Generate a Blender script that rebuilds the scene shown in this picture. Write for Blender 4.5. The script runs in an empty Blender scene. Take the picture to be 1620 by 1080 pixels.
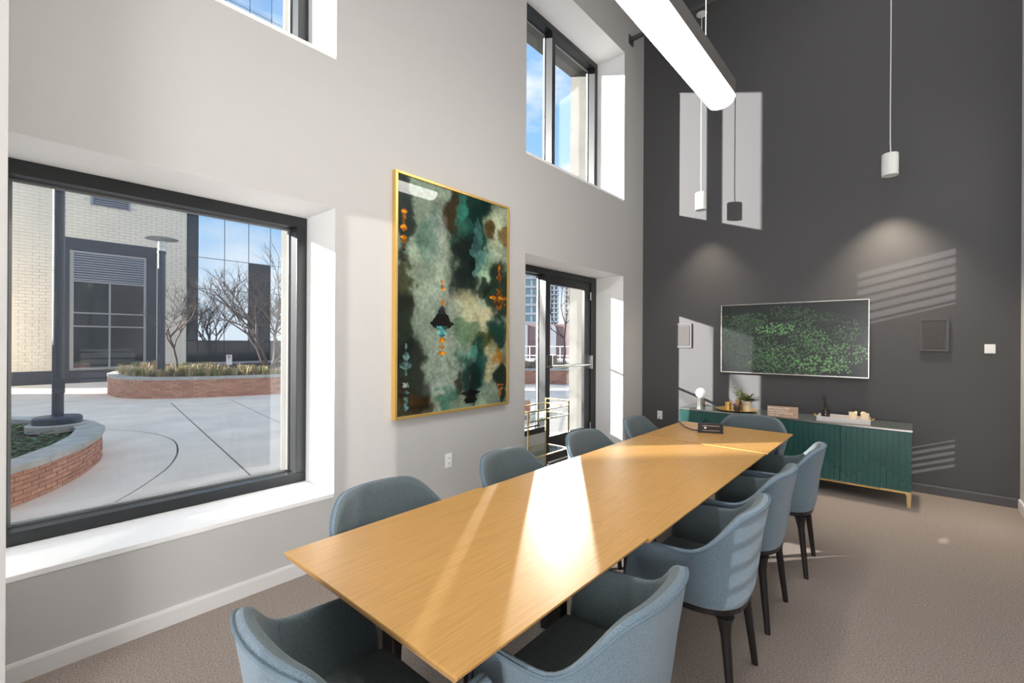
import bpy, bmesh, math, random
import numpy as np
from mathutils import Vector, Matrix, geometry, noise
random.seed(7)
PI = math.pi
S = bpy.context.scene
COL = S.collection

# ------------------------------------------------------------ camera
r_ = Vector((0.75112, 0.66014, 0.005414)); f_ = Vector((-0.66015, 0.75113, 0.00013))
r_.normalize(); u_ = r_.cross(f_).normalized(); f_ = u_.cross(r_)
CAM = Vector((2.895, 0.0, 1.48))
cd = bpy.data.cameras.new('camera'); cd.lens = 721.68/1620*36; cd.sensor_width = 36; cd.sensor_fit = 'HORIZONTAL'
cd.clip_start = 0.05; cd.clip_end = 500
cam = bpy.data.objects.new('camera', cd); COL.objects.link(cam)
M3 = Matrix((r_, u_, -f_)).transposed()
cam.matrix_world = Matrix.Translation(CAM) @ M3.to_4x4()
S.camera = cam
S.view_settings.view_transform = 'Standard'; S.view_settings.look = 'None'
S.view_settings.gamma = 1; S.view_settings.use_curve_mapping = False
S.view_settings.exposure = 0.0

# ------------------------------------------------------------ sky
W = bpy.data.worlds.new('sky'); S.world = W; W.use_nodes = True
nt = W.node_tree; nt.nodes.clear(); N = nt.nodes.new; Lk = nt.links.new
tc = N('ShaderNodeTexCoord'); sx = N('ShaderNodeSeparateXYZ'); Lk(tc.outputs['Generated'], sx.inputs[0])
rp = N('ShaderNodeValToRGB'); Lk(sx.outputs['Z'], rp.inputs[0])
e = rp.color_ramp.elements; e[0].position = 0.0; e[0].color = (.93, .93, .92, 1); e[1].position = .75; e[1].color = (.22, .43, .76, 1)
e.new(.14).color = (.52, .72, .93, 1); e.new(.4).color = (.29, .55, .90, 1)
ns = N('ShaderNodeTexNoise'); ns.inputs['Scale'].default_value = 3.1; ns.inputs['Detail'].default_value = 7; ns.inputs['Roughness'].default_value = .55
mp = N('ShaderNodeMapping'); mp.inputs['Scale'].default_value = (1, 1, 2.2); mp.inputs['Location'].default_value = (.9, .3, .0)
Lk(tc.outputs['Generated'], mp.inputs[0]); Lk(mp.outputs[0], ns.inputs[0])
r2 = N('ShaderNodeValToRGB'); Lk(ns.outputs[0], r2.inputs[0]); r2.color_ramp.elements[0].position = .46; r2.color_ramp.elements[1].position = .61
mx = N('ShaderNodeMixRGB'); Lk(r2.outputs[0], mx.inputs[0]); Lk(rp.outputs[0], mx.inputs[1]); mx.inputs[2].default_value = (.93, .94, .97, 1)
bg = N('ShaderNodeBackground'); bg.inputs[1].default_value = 1.28; Lk(mx.outputs[0], bg.inputs[0])
wo = N('ShaderNodeOutputWorld'); Lk(bg.outputs[0], wo.inputs[0])

# ------------------------------------------------------------ sun and big lights
def lamp(name, typ, loc, direc, energy, color=(1, 1, 1), **k):
    l = bpy.data.lights.new(name, typ); l.energy = energy; l.color = color
    for a, b in k.items(): setattr(l, a, b)
    o = bpy.data.objects.new(name, l); COL.objects.link(o); o.location = loc
    o.rotation_euler = Vector(direc).to_track_quat('-Z', 'Y').to_euler()
    return o
SUN = Vector((.905, 1, -.317)).normalized()
lamp('sun', 'SUN', (-20, -20, 12), SUN, 16.0, (1, .97, .92), angle=math.radians(.5))
# the sun thrown back by the glass of a distant tower, through the door
GL = Vector((.575*.973, -.818*.973, -.225)).normalized()
lamp('tower_glint', 'SPOT', Vector((-.5, 4.7, 1.3)) - GL*60, GL, 125000, (1, .93, .8), spot_size=math.radians(5.5), spot_blend=.1, shadow_soft_size=.15)
# the same sun thrown back by glass on the other side, through the louvres of the right wall
GR = Vector((-.742, .632, -.232)).normalized()
for tgt, pw, ang in (((2.9, 6.11, 1.3), 14000, 13), ((0, 1.8, 1.2), 4200, 12), ((2.36, 2.2, .66), 4500, 6)):
    lamp('glass_glint', 'SPOT', Vector(tgt) - GR*16, GR, pw, (1, .96, .92), spot_size=math.radians(ang), spot_blend=.1, shadow_soft_size=.05)
lamp('overhead_fill', 'AREA', (2.75, 2.6, 6.45), (0, 0, -1), 55, (1, .985, .97), shape='RECTANGLE', size=1.5, size_y=5.6)  # added fill from above to brighten the room, no known fixture
lamp('hall_fill', 'AREA', (3.35, -2.7, 1.25), (-.50, .86, -.10), 205, (1, .985, .97), shape='RECTANGLE', size=2.0, size_y=1.4)  # added unseen fill behind the camera, brightens the walls and chairs

# ------------------------------------------------------------ material helpers
MATS = {}
def mat(name, col, rough=.6, metal=0, noise_scale=0, noise_amt=.1, bump=0, bscale=None, emit=None, spec=.5, coat=0, stretch=None, sheen=0):
    if name in MATS: return MATS[name]
    m = bpy.data.materials.new(name); m.use_nodes = True; MATS[name] = m
    t = m.node_tree; b = t.nodes['Principled BSDF']
    b.inputs['Base Color'].default_value = (*col, 1); b.inputs['Roughness'].default_value = rough
    b.inputs['Metallic'].default_value = metal; b.inputs['Specular IOR Level'].default_value = spec
    if coat: b.inputs['Coat Weight'].default_value = coat; b.inputs['Coat Roughness'].default_value = .12
    if sheen: b.inputs['Sheen Weight'].default_value = sheen; b.inputs['Sheen Roughness'].default_value = .5
    if emit: b.inputs['Emission Color'].default_value = (*emit[:3], 1); b.inputs['Emission Strength'].default_value = emit[3]
    if noise_scale or bump:
        c = t.nodes.new('ShaderNodeTexCoord'); mpn = t.nodes.new('ShaderNodeMapping'); t.links.new(c.outputs['Object'], mpn.inputs[0])
        if stretch: mpn.inputs['Scale'].default_value = stretch
        n = t.nodes.new('ShaderNodeTexNoise'); n.inputs['Scale'].default_value = noise_scale or 20; n.inputs['Detail'].default_value = 4
        t.links.new(mpn.outputs[0], n.inputs[0])
        if noise_amt:
            rr = t.nodes.new('ShaderNodeValToRGB'); el = rr.color_ramp.elements
            el[0].position = .3; el[1].position = .7
            el[0].color = (*[x*(1-noise_amt) for x in col], 1); el[1].color = (*[min(1, x*(1+noise_amt)) for x in col], 1)
            t.links.new(n.outputs[0], rr.inputs[0]); t.links.new(rr.outputs[0], b.inputs['Base Color'])
        if bump:
            n2 = n
            if bscale:
                n2 = t.nodes.new('ShaderNodeTexNoise'); n2.inputs['Scale'].default_value = bscale; n2.inputs['Detail'].default_value = 3
                t.links.new(mpn.outputs[0], n2.inputs[0])
            bp = t.nodes.new('ShaderNodeBump'); bp.inputs['Strength'].default_value = bump; bp.inputs['Distance'].default_value = .01
            t.links.new(n2.outputs[0], bp.inputs['Height']); t.links.new(bp.outputs[0], b.inputs['Normal'])
    return m
def thin_glass(name, tint=(1, 1, 1), refl=.06, rough=0.0):
    m = bpy.data.materials.new(name); m.use_nodes = True; t = m.node_tree; t.nodes.clear()
    o = t.nodes.new('ShaderNodeOutputMaterial'); tr = t.nodes.new('ShaderNodeBsdfTransparent'); tr.inputs[0].default_value = (*tint, 1)
    g = t.nodes.new('ShaderNodeBsdfGlossy'); g.inputs['Roughness'].default_value = rough
    lw = t.nodes.new('ShaderNodeLayerWeight'); lw.inputs['Blend'].default_value = .5
    pw = t.nodes.new('ShaderNodeMath'); pw.operation = 'POWER'; pw.inputs[1].default_value = 4.5; t.links.new(lw.outputs['Facing'], pw.inputs[0])
    mu = t.nodes.new('ShaderNodeMath'); mu.operation = 'MULTIPLY_ADD'; mu.inputs[1].default_value = .55; mu.inputs[2].default_value = refl*.5; mu.use_clamp = True
    t.links.new(pw.outputs[0], mu.inputs[0])
    x = t.nodes.new('ShaderNodeMixShader'); t.links.new(mu.outputs[0], x.inputs[0]); t.links.new(tr.outputs[0], x.inputs[1]); t.links.new(g.outputs[0], x.inputs[2])
    t.links.new(x.outputs[0], o.inputs[0]); return m
def attr_mat(name, rough=.5, emit=0, coat=0):
    m = bpy.data.materials.new(name); m.use_nodes = True; t = m.node_tree; b = t.nodes['Principled BSDF']
    a = t.nodes.new('ShaderNodeAttribute'); a.attribute_name = 'Col'
    t.links.new(a.outputs['Color'], b.inputs['Base Color']); b.inputs['Roughness'].default_value = rough
    if coat: b.inputs['Coat Weight'].default_value = coat; b.inputs['Coat Roughness'].default_value = .02
    if emit: b.inputs['Base Color'].default_value = (.01, .012, .012, 1); t.links.remove(b.inputs['Base Color'].links[0]); t.links.new(a.outputs['Color'], b.inputs['Emission Color']); b.inputs['Emission Strength'].default_value = emit
    return m

M_wall = mat('greige_paint', (.525, .517, .505), .75, bump=.04, noise_scale=180, noise_amt=0)
M_white = mat('white_paint', (.90, .90, .90), .55)
M_base = mat('baseboard_paint', (.70, .69, .68), .45)
M_dark = mat('charcoal_paint', (.074, .073, .078), .62, bump=.03, noise_scale=150, noise_amt=0)
M_darkbase = mat('charcoal_baseboard', (.085, .083, .09), .4)
M_ceil = mat('ceiling_grey', (.35, .34, .33), .8)
M_stone = mat('exterior_stone', (.15, .148, .135), .85, noise_scale=3, noise_amt=.12)
M_alu = mat('dark_bronze_aluminium', (.024, .027, .029), .36, metal=.25)
M_alu_side = mat('clear_anodised', (.30, .31, .31), .4, metal=.6)
M_glass = thin_glass('window_glass')
M_gold = mat('brushed_gold', (.85, .56, .18), .36, metal=.75)
M_brass = mat('pale_brass', (.80, .60, .30), .3, metal=1)
M_steel = mat('brushed_steel', (.55, .54, .52), .25, metal=1)
M_black = mat('black_plastic', (.02, .02, .022), .4)
M_plate = mat('white_plastic', (.92, .92, .92), .4)
M_slot = mat('dark_slot', (.05, .05, .05), .6)
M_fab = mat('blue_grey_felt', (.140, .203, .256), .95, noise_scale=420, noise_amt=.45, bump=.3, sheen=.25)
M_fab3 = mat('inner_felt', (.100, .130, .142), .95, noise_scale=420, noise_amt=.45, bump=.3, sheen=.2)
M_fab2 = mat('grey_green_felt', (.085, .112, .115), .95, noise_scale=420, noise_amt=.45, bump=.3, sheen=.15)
M_pipe = mat('felt_piping', (.125, .18, .225), .9, noise_scale=200, noise_amt=.1)
M_leg = mat('black_stained_wood', (.012, .010, .010), .42)

# carpet
def carpet():
    m = bpy.data.materials.new('carpet'); m.use_nodes = True; t = m.node_tree; b = t.nodes['Principled BSDF']
    c = t.nodes.new('ShaderNodeTexCoord'); n = t.nodes.new('ShaderNodeTexNoise'); n.inputs['Scale'].default_value = 330; n.inputs['Detail'].default_value = 2
    n2 = t.nodes.new('ShaderNodeTexNoise'); n2.inputs['Scale'].default_value = 120; n2.inputs['Detail'].default_value = 4
    t.links.new(c.outputs['Object'], n.inputs[0]); t.links.new(c.outputs['Object'], n2.inputs[0])
    r = t.nodes.new('ShaderNodeValToRGB'); e = r.color_ramp.elements
    e[0].position = .39; e[0].color = (.18, .152, .132, 1); e[1].position = .60; e[1].color = (.47, .395, .355, 1); e.new(.5).color = (.32, .272, .242, 1)
    ad = t.nodes.new('ShaderNodeMixRGB'); ad.inputs[0].default_value = .35; t.links.new(n.outputs[0], ad.inputs[1]); t.links.new(n2.outputs[0], ad.inputs[2])
    t.links.new(ad.outputs[0], r.inputs[0]); t.links.new(r.outputs[0], b.inputs['Base Color']); b.inputs['Roughness'].default_value = .95; b.inputs['Specular IOR Level'].default_value = .1
    bp = t.nodes.new('ShaderNodeBump'); bp.inputs['Strength'].default_value = .5; bp.inputs['Distance'].default_value = .006
    t.links.new(n.outputs[0], bp.inputs['Height']); t.links.new(bp.outputs[0], b.inputs['Normal']); return m
M_carpet = carpet()
# oak veneer, grain along object Y
def oak():
    m = bpy.data.materials.new('oak_veneer'); m.use_nodes = True; t = m.node_tree; b = t.nodes['Principled BSDF']
    c = t.nodes.new('ShaderNodeTexCoord'); mpn = t.nodes.new('ShaderNodeMapping'); mpn.inputs['Scale'].default_value = (85, 2.2, 10)
    t.links.new(c.outputs['Object'], mpn.inputs[0])
    n = t.nodes.new('ShaderNodeTexNoise'); n.inputs['Scale'].default_value = 2.2; n.inputs['Detail'].default_value = 6; n.inputs['Distortion'].default_value = .4
    t.links.new(mpn.outputs[0], n.inputs[0])
    r = t.nodes.new('ShaderNodeValToRGB'); e = r.color_ramp.elements
    e[0].position = .30; e[0].color = (.48, .255, .075, 1); e[1].position = .62; e[1].color = (.585, .33, .108, 1); e.new(.44).color = (.545, .30, .093, 1)
    t.links.new(n.outputs[0], r.inputs[0]); t.links.new(r.outputs[0], b.inputs['Base Color'])
    b.inputs['Roughness'].default_value = .33; b.inputs['Specular IOR Level'].default_value = .32
    return m
M_oak = oak()
M_oakedge = mat('oak_edge', (.42, .24, .10), .5)

# ------------------------------------------------------------ mesh helpers
def put(name, bm, m, parent=None, smooth=False, label=None, cat=None, group=None, kind=None, loc=None, angle=None):
    me = bpy.data.meshes.new(name); bm.to_mesh(me); bm.free()
    for x in (m if isinstance(m, (list, tuple)) else [m]): me.materials.append(x)
    o = bpy.data.objects.new(name, me); COL.objects.link(o)
    if parent: o.parent = parent
    if loc: o.location = loc
    if smooth:
        me.polygons.foreach_set('use_smooth', [True]*len(me.polygons))
        if angle: me.set_sharp_from_angle(angle=math.radians(angle))
    tag(o, label, cat, group, kind)
    return o
def tag(o, label=None, cat=None, group=None, kind=None):
    if label: o['label'] = label
    if cat: o['category'] = cat
    if group: o['group'] = group
    if kind: o['kind'] = kind
    return o
def thing(name, label, cat, loc=(0, 0, 0), rz=0, group=None):
    o = bpy.data.objects.new(name, None); COL.objects.link(o); o.location = loc; o.rotation_euler = (0, 0, rz); o.empty_display_size = .1
    return tag(o, label, cat, group)
def dup(root, loc=None, rz=None, label=None):
    def cp(o, par):
        c = o.copy(); COL.objects.link(c)
        if par: c.parent = par
        for ch in KIDS.get(o.name, []): cp(ch, c)
        return c
    KIDS = {}
    for o in COL.objects:
        if o.parent: KIDS.setdefault(o.parent.name, []).append(o)
    r = cp(root, None)
    if loc: r.location = loc
    if rz is not None: r.rotation_euler = (0, 0, rz)
    if label: r['label'] = label
    return r
NB = bmesh.new
def box(bm, x0, x1, y0, y1, z0, z1, mi=0, bev=0):
    vs = [bm.verts.new(p) for p in ((x0, y0, z0), (x1, y0, z0), (x1, y1, z0), (x0, y1, z0), (x0, y0, z1), (x1, y0, z1), (x1, y1, z1), (x0, y1, z1))]
    fs = [bm.faces.new([vs[i] for i in f]) for f in ((3, 2, 1, 0), (4, 5, 6, 7), (0, 1, 5, 4), (1, 2, 6, 5), (2, 3, 7, 6), (3, 0, 4, 7))]
    for f in fs: f.material_index = mi
    if bev:
        es = list({e for f in fs for e in f.edges})
        bmesh.ops.bevel(bm, geom=es, offset=bev, segments=2, affect='EDGES', profile=.6)
    return bm
def bx(*a, **k): return box(NB(), *a, **k)
def ring(bm, pts): return [bm.verts.new(p) for p in pts]
def loft(bm, rings, close=True, cap0=True, cap1=True, mi=0):
    rs = [ring(bm, r) for r in rings]; n = len(rs[0])
    for a, b in zip(rs, rs[1:]):
        for i in range(n if close else n-1):
            j = (i+1) % n
            try: f = bm.faces.new((a[i], a[j], b[j], b[i])); f.material_index = mi
            except ValueError: pass
    if cap0 and close: bm.faces.new(rs[0][::-1]).material_index = mi
    if cap1 and close: bm.faces.new(rs[-1]).material_index = mi
    return bm
def lathe(prof, n=32, cx=0, cy=0, bm=None, mi=0):
    bm = bm or NB()
    loft(bm, [[(cx+r*math.cos(2*PI*i/n), cy+r*math.sin(2*PI*i/n), z) for i in range(n)] for r, z in prof], mi=mi)
    return bm
def tube(bm, pts, rad, n=8, taper=None, cap=True):
    pts = [Vector(p) for p in pts]; rings = []
    up = None
    for i, p in enumerate(pts):
        d = (pts[min(i+1, len(pts)-1)]-pts[max(i-1, 0)])
        if d.length < 1e-9: d = Vector((0, 0, 1))
        d.normalize()
        if up is None:
            up = d.orthogonal().normalized()
        up = (up - d*up.dot(d)); up = up.normalized() if up.length > 1e-6 else d.orthogonal().normalized()
        s = d.cross(up); rr = rad if not taper else rad*(1-(1-taper)*i/(len(pts)-1))
        if callable(rad): rr = rad(i)
        rings.append([p+(up*math.cos(2*PI*k/n)+s*math.sin(2*PI*k/n))*rr for k in range(n)])
    loft(bm, rings, cap0=cap, cap1=cap); return bm
def prism(bm, poly, z0, z1, mi=0):
    return loft(bm, [[(x, y, z0) for x, y in poly], [(x, y, z1) for x, y in poly]], mi=mi)
def fixn(bm):
    bmesh.ops.recalc_face_normals(bm, faces=bm.faces[:]); return bm

# ============================================================ ROOM SHELL
D = 6.11; RX = 3.625; CZ = 6.6; YB = -3.2
OPEN = [(0.0, 1.503, .46, 2.363), (3.49, 5.53, 0.0, 2.36), (-.02, 1.505, 3.37, 5.33), (3.49, 5.535, 3.37, 5.33)]
def wall_x(x0, x1, ya, yb, za, zb, holes, mats, name, white_in=None, label=None):
    """solid wall slab between x0 and x1 with rectangular openings; reveal faces use material 1"""
    bm = NB()
    ys = sorted({ya, yb} | {h[0] for h in holes} | {h[1] for h in holes}); zs = sorted({za, zb} | {h[2] for h in holes} | {h[3] for h in holes})
    solid = lambda y, z: ya < y < yb and za < z < zb and not any(h[0] < y < h[1] and h[2] < z < h[3] for h in holes)
    C = {}
    def V(*p):
        k = tuple(round(c, 5) for c in p)
        if k not in C: C[k] = bm.verts.new(p)
        return C[k]
    for a, b in zip(ys, ys[1:]):
        for c, d in zip(zs, zs[1:]):
            if not solid((a+b)/2, (c+d)/2): continue
            bm.faces.new([V(x1, a, c), V(x1, b, c), V(x1, b, d), V(x1, a, d)])
            bm.faces.new([V(x0, a, c), V(x0, a, d), V(x0, b, d), V(x0, b, c)])
            for (yy, zz), q in ((((a-.001), (c+d)/2), ((a, c), (a, d))), (((b+.001), (c+d)/2), ((b, d), (b, c))), (((a+b)/2, c-.001), ((b, c), (a, c))), (((a+b)/2, d+.001), ((a, d), (b, d)))):
                if not solid(yy, zz):
                    (p, s), (p2, s2) = q
                    f = bm.faces.new([V(x0, p, s), V(x1, p, s), V(x1, p2, s2), V(x0, p2, s2)]); f.material_index = 1
    fixn(bm)
    o = put(name, bm, mats, kind='structure', label=label); return o
wall_x(-.56, 0, YB, D, 0, CZ, OPEN, [M_wall, M_white], 'wall_left')
wall_x(-.86, -.561, YB-.3, D+.3, -.05, CZ+.3, OPEN, [M_stone, M_stone], 'wall_exterior')
wb = NB(); box(wb, -.56, RX+.3, D, D+.3, 0, CZ); put('wall_back', wb, M_dark, kind='structure')
wall_x(RX, RX+.2, YB, D, 0, CZ, [(4.98, 5.74, 1.98, 2.56), (4.98, 5.74, .44, .80), (-1.594, -1.158, 1.4, 3.17), (.70, 1.22, .80, 1.36)], [M_white, M_white], 'wall_right')
put('wall_front', bx(0, .45, -.14, .0333, 0, CZ), M_wall, kind='structure')
put('wall_hall', bx(-.56, RX+.2, YB-.2, YB, 0, CZ), M_white, kind='structure')
put('floor', bx(-.40, RX+.2, YB, D, -.06, 0), M_carpet, kind='structure')
put('ceiling', bx(-.56, RX+.3, YB, D+.3, CZ, CZ+.2), M_ceil, kind='structure')
put('wall_sidelite', bx(-.55, -.41, 3.49, 4.37, 0, .40), M_wall, kind='structure')
# baseboards
def bb(name, poly, m):
    bm = NB(); ax, a0, a1, prof, flip = poly
    # prof: list of (out, z)
    if ax == 'y': loft(bm, [[(p, a0, z) for p, z in prof], [(p, a1, z) for p, z in prof]])
    else: loft(bm, [[(a0, flip-p, z) for p, z in prof], [(a1, flip-p, z) for p, z in prof]])
    return put(name, fixn(bm), m, kind='structure')
PR = [(0, 0), (.014, 0), (.014, .075), (.010, .088), (0, .09)]
bb('baseboard_left', ('y', .011, 3.49, PR, 0), M_base)
bb('baseboard_left', ('y', 5.53, D-.015, PR, 0), M_base)
bb('baseboard_back', ('x', 0, RX-.014, PR, D), M_darkbase)
bm = NB(); loft(bm, [[(RX-p, .3, z) for p, z in PR], [(RX-p, D-.014, z) for p, z in PR]]); put('baseboard_right', fixn(bm), M_white, kind='structure')
# window stool of the big window and of the upper ones
for i, (a, b, z) in enumerate(((.0, 1.503, .46), (-.02, 1.505, 3.37), (3.49, 5.535, 3.37))):
    put('trim_%d' % (i+1), bx(-.41, .004, a+.001, b-.001, z-.022, z+.004, bev=.002), M_white, kind='structure')

# ------------------------------------------------------------ windows
XF, XO, XG = -.41, -.56, -.53
def win_frame(name, y0, y1, z0, z1, mull=(), w=.06, extra=True):
    root = thing(name, None, None, (0, 0, 0)); root['kind'] = 'structure'
    zt = z1-.075
    for nm, a in (('frame_rail', (y0, y1, zt, z1)), ('frame_rail', (y0, y1, z0+.005, z0+.07)), ('frame_stile', (y0, y0+.05, z0+.07, zt)), ('frame_stile', (y1-.075, y1, z0+.07, zt))):
        put(nm, bx(XO+.0, XF, a[0]+.001, a[1]-.001, a[2], a[3], bev=.004), M_alu, root)
    for m in mull: put('mullion', bx(XO+.01, XF, m, m+.062, z0+.07, zt, bev=.003), M_alu, root)
    edges = [y0+.05] + [v for m in mull for v in (m, m+.062)] + [y1-.075]
    for a, b in zip(edges[::2], edges[1::2]):
        bd = NB()
        for q in ((a, a+.012, z0+.07, zt), (b-.012, b, z0+.07, zt), (a+.012, b-.012, z0+.07, z0+.082), (a+.012, b-.012, zt-.012, zt)): box(bd, XG-.01, XG+.012, *q)
        put('glazing_bead', bd, M_alu_side, root)
        put('pane', bx(XG-.004, XG+.002, a+.002, b-.002, z0+.072, zt-.002), M_glass, root)
    return root
win_frame('window_1', 0.0, 1.503, .46, 2.363)
win_frame('window_2', 3.49, 5.535, 3.37, 5.33, mull=(4.475,))
win_frame('window_3', -.02, 1.505, 3.37, 5.33)
# blinds behind the two openings in the right wall (not in view, they stripe the light)
for nm, (z0, z1, n) in (('window_4', (1.98, 2.56, 7)), ('window_5', (.44, .80, 6)), ('window_6', (.80, 1.36, 7))):
    rt = thing(nm, None, None); rt['kind'] = 'structure'
    ya_, yb_ = (.701, 1.219) if nm == 'window_6' else (4.985, 5.735)
    for i in range(n):
        z = z0+(i+.5)*(z1-z0)/n
        put('slat', bx(RX+.02, RX+.06, ya_, yb_, z-.008, z+.008), M_white, rt)
# ------------------------------------------------------------ entrance door with sidelite
dr = thing('door_1', None, None); dr['kind'] = 'structure'
put('frame_rail', bx(XO, XF, 3.491, 5.529, 2.285, 2.358, bev=.003), M_alu, dr)
put('mullion', bx(XO, XF, 4.37, 4.428, 0, 2.285, bev=.003), M_alu, dr)
put('frame_stile', bx(XO, XF, 5.40, 5.529, 0, 2.285, bev=.003), M_alu, dr)
put('frame_stile', bx(XO, XF, 3.491, 3.53, .465, 2.285, bev=.003), M_alu, dr)
put('frame_rail', bx(XO, XF, 3.491, 4.37, .401, .465, bev=.003), M_alu, dr)
bd = NB()
for q in ((3.53, 3.542, .465, 2.285), (4.358, 4.37, .465, 2.285), (3.542, 4.358, .465, .477), (3.542, 4.358, 2.273, 2.285)): box(bd, XG-.01, XG+.012, *q)
put('glazing_bead', bd, M_alu_side, dr)
put('pane', bx(XG-.004, XG+.002, 3.531, 4.369, .467, 2.283), M_glass, dr)
put('threshold', bx(XO, -.30, 4.43, 5.40, 0, .012), M_steel, dr)
lf = thing('door_leaf', None, None); lf.parent = dr
XD0, XD1 = -.47, -.425
for nm, q in (('stile', (4.430, 4.480, .02, 2.28)), ('stile', (5.255, 5.395, .02, 2.28)), ('rail', (4.480, 5.255, 2.18, 2.28)), ('rail', (4.480, 5.255, .02, .325))):
    put(nm, bx(XD0, XD1, *q, bev=.003), M_alu, lf)
put('pane', bx(XD0+.015, XD0+.021, 4.482, 5.253, .327, 2.178), M_glass, lf)
bm = NB(); tube(bm, [(-.375, 4.44, 1.175), (-.375, 5.35, 1.175)], .016, 12); put('push_bar', bm, M_steel, lf, smooth=True, angle=40)
put('lock_case', bx(XD1, -.345, 4.435, 4.52, 1.20, 1.32, bev=.004), M_steel, lf)
put('bar_bracket', bx(XD1, -.355, 5.335, 5.36, 1.12, 1.30, bev=.003), M_steel, lf)
for z in (2.10, .34): 
    bm = NB(); tube(bm, [(-.405, 5.37, z-.055), (-.405, 5.37, z+.055)], .011, 10); put('hinge', bm, M_steel, lf)

# ============================================================ PICTURE
def vnoise(h, w, sc, seed, octv=5, ax=1.0):
    rng = np.random.RandomState(seed); out = np.zeros((h, w)); amp = 1; tot = 0
    for o in range(octv):
        gy, gx = max(2, int(sc*2**o*ax)), max(2, int(sc*2**o))
        g = rng.rand(gy+2, gx+2)
        yy = np.linspace(0, gy, h); xx = np.linspace(0, gx, w); yi = yy.astype(int); xi = xx.astype(int)
        fy = yy-yi; fx = xx-xi; fy = fy*fy*(3-2*fy); fx = fx*fx*(3-2*fx)
        a = g[yi][:, xi]; b = g[yi][:, xi+1]; c = g[yi+1][:, xi]; d = g[yi+1][:, xi+1]
        out += amp*((a*(1-fx)+b*fx)*(1-fy)[:, None]+(c*(1-fx)+d*fx)*fy[:, None]); tot += amp; amp *= .55
    return out/tot
def lin(c): c = np.array(c)/255.; return np.where(c < .04045, c/12.92, ((c+.055)/1.055)**2.4)
def grid_mesh(name, img, P0, U, V, m, parent):
    """img h x w x 3 (linear); P0 top-left corner, U across, V down"""
    h, w, _ = img.shape
    uu, vv = np.meshgrid(np.linspace(0, 1, w), np.linspace(0, 1, h))
    co = np.array(P0)[None, None]+uu[..., None]*np.array(U)+vv[..., None]*np.array(V)
    me = bpy.data.meshes.new(name)
    idx = np.arange(h*w).reshape(h, w)
    q = np.stack([idx[:-1, :-1], idx[1:, :-1], idx[1:, 1:], idx[:-1, 1:]], -1).reshape(-1, 4)
    me.vertices.add(h*w); me.vertices.foreach_set('co', co.reshape(-1).astype('f'))
    me.loops.add(q.size); me.loops.foreach_set('vertex_index', q.reshape(-1).astype('i'))
    me.polygons.add(len(q)); me.polygons.foreach_set('loop_start', np.arange(0, q.size, 4).astype('i')); me.polygons.foreach_set('loop_total', np.full(len(q), 4, 'i'))
    me.update(); me.validate()
    at = me.color_attributes.new('Col', 'FLOAT_COLOR', 'POINT')
    c4 = np.ones((h*w, 4), 'f'); c4[:, :3] = img.reshape(-1, 3); at.data.foreach_set('color', c4.reshape(-1))
    me.materials.append(m); o = bpy.data.objects.new(name, me); COL.objects.link(o); o.parent = parent
    return o
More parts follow.
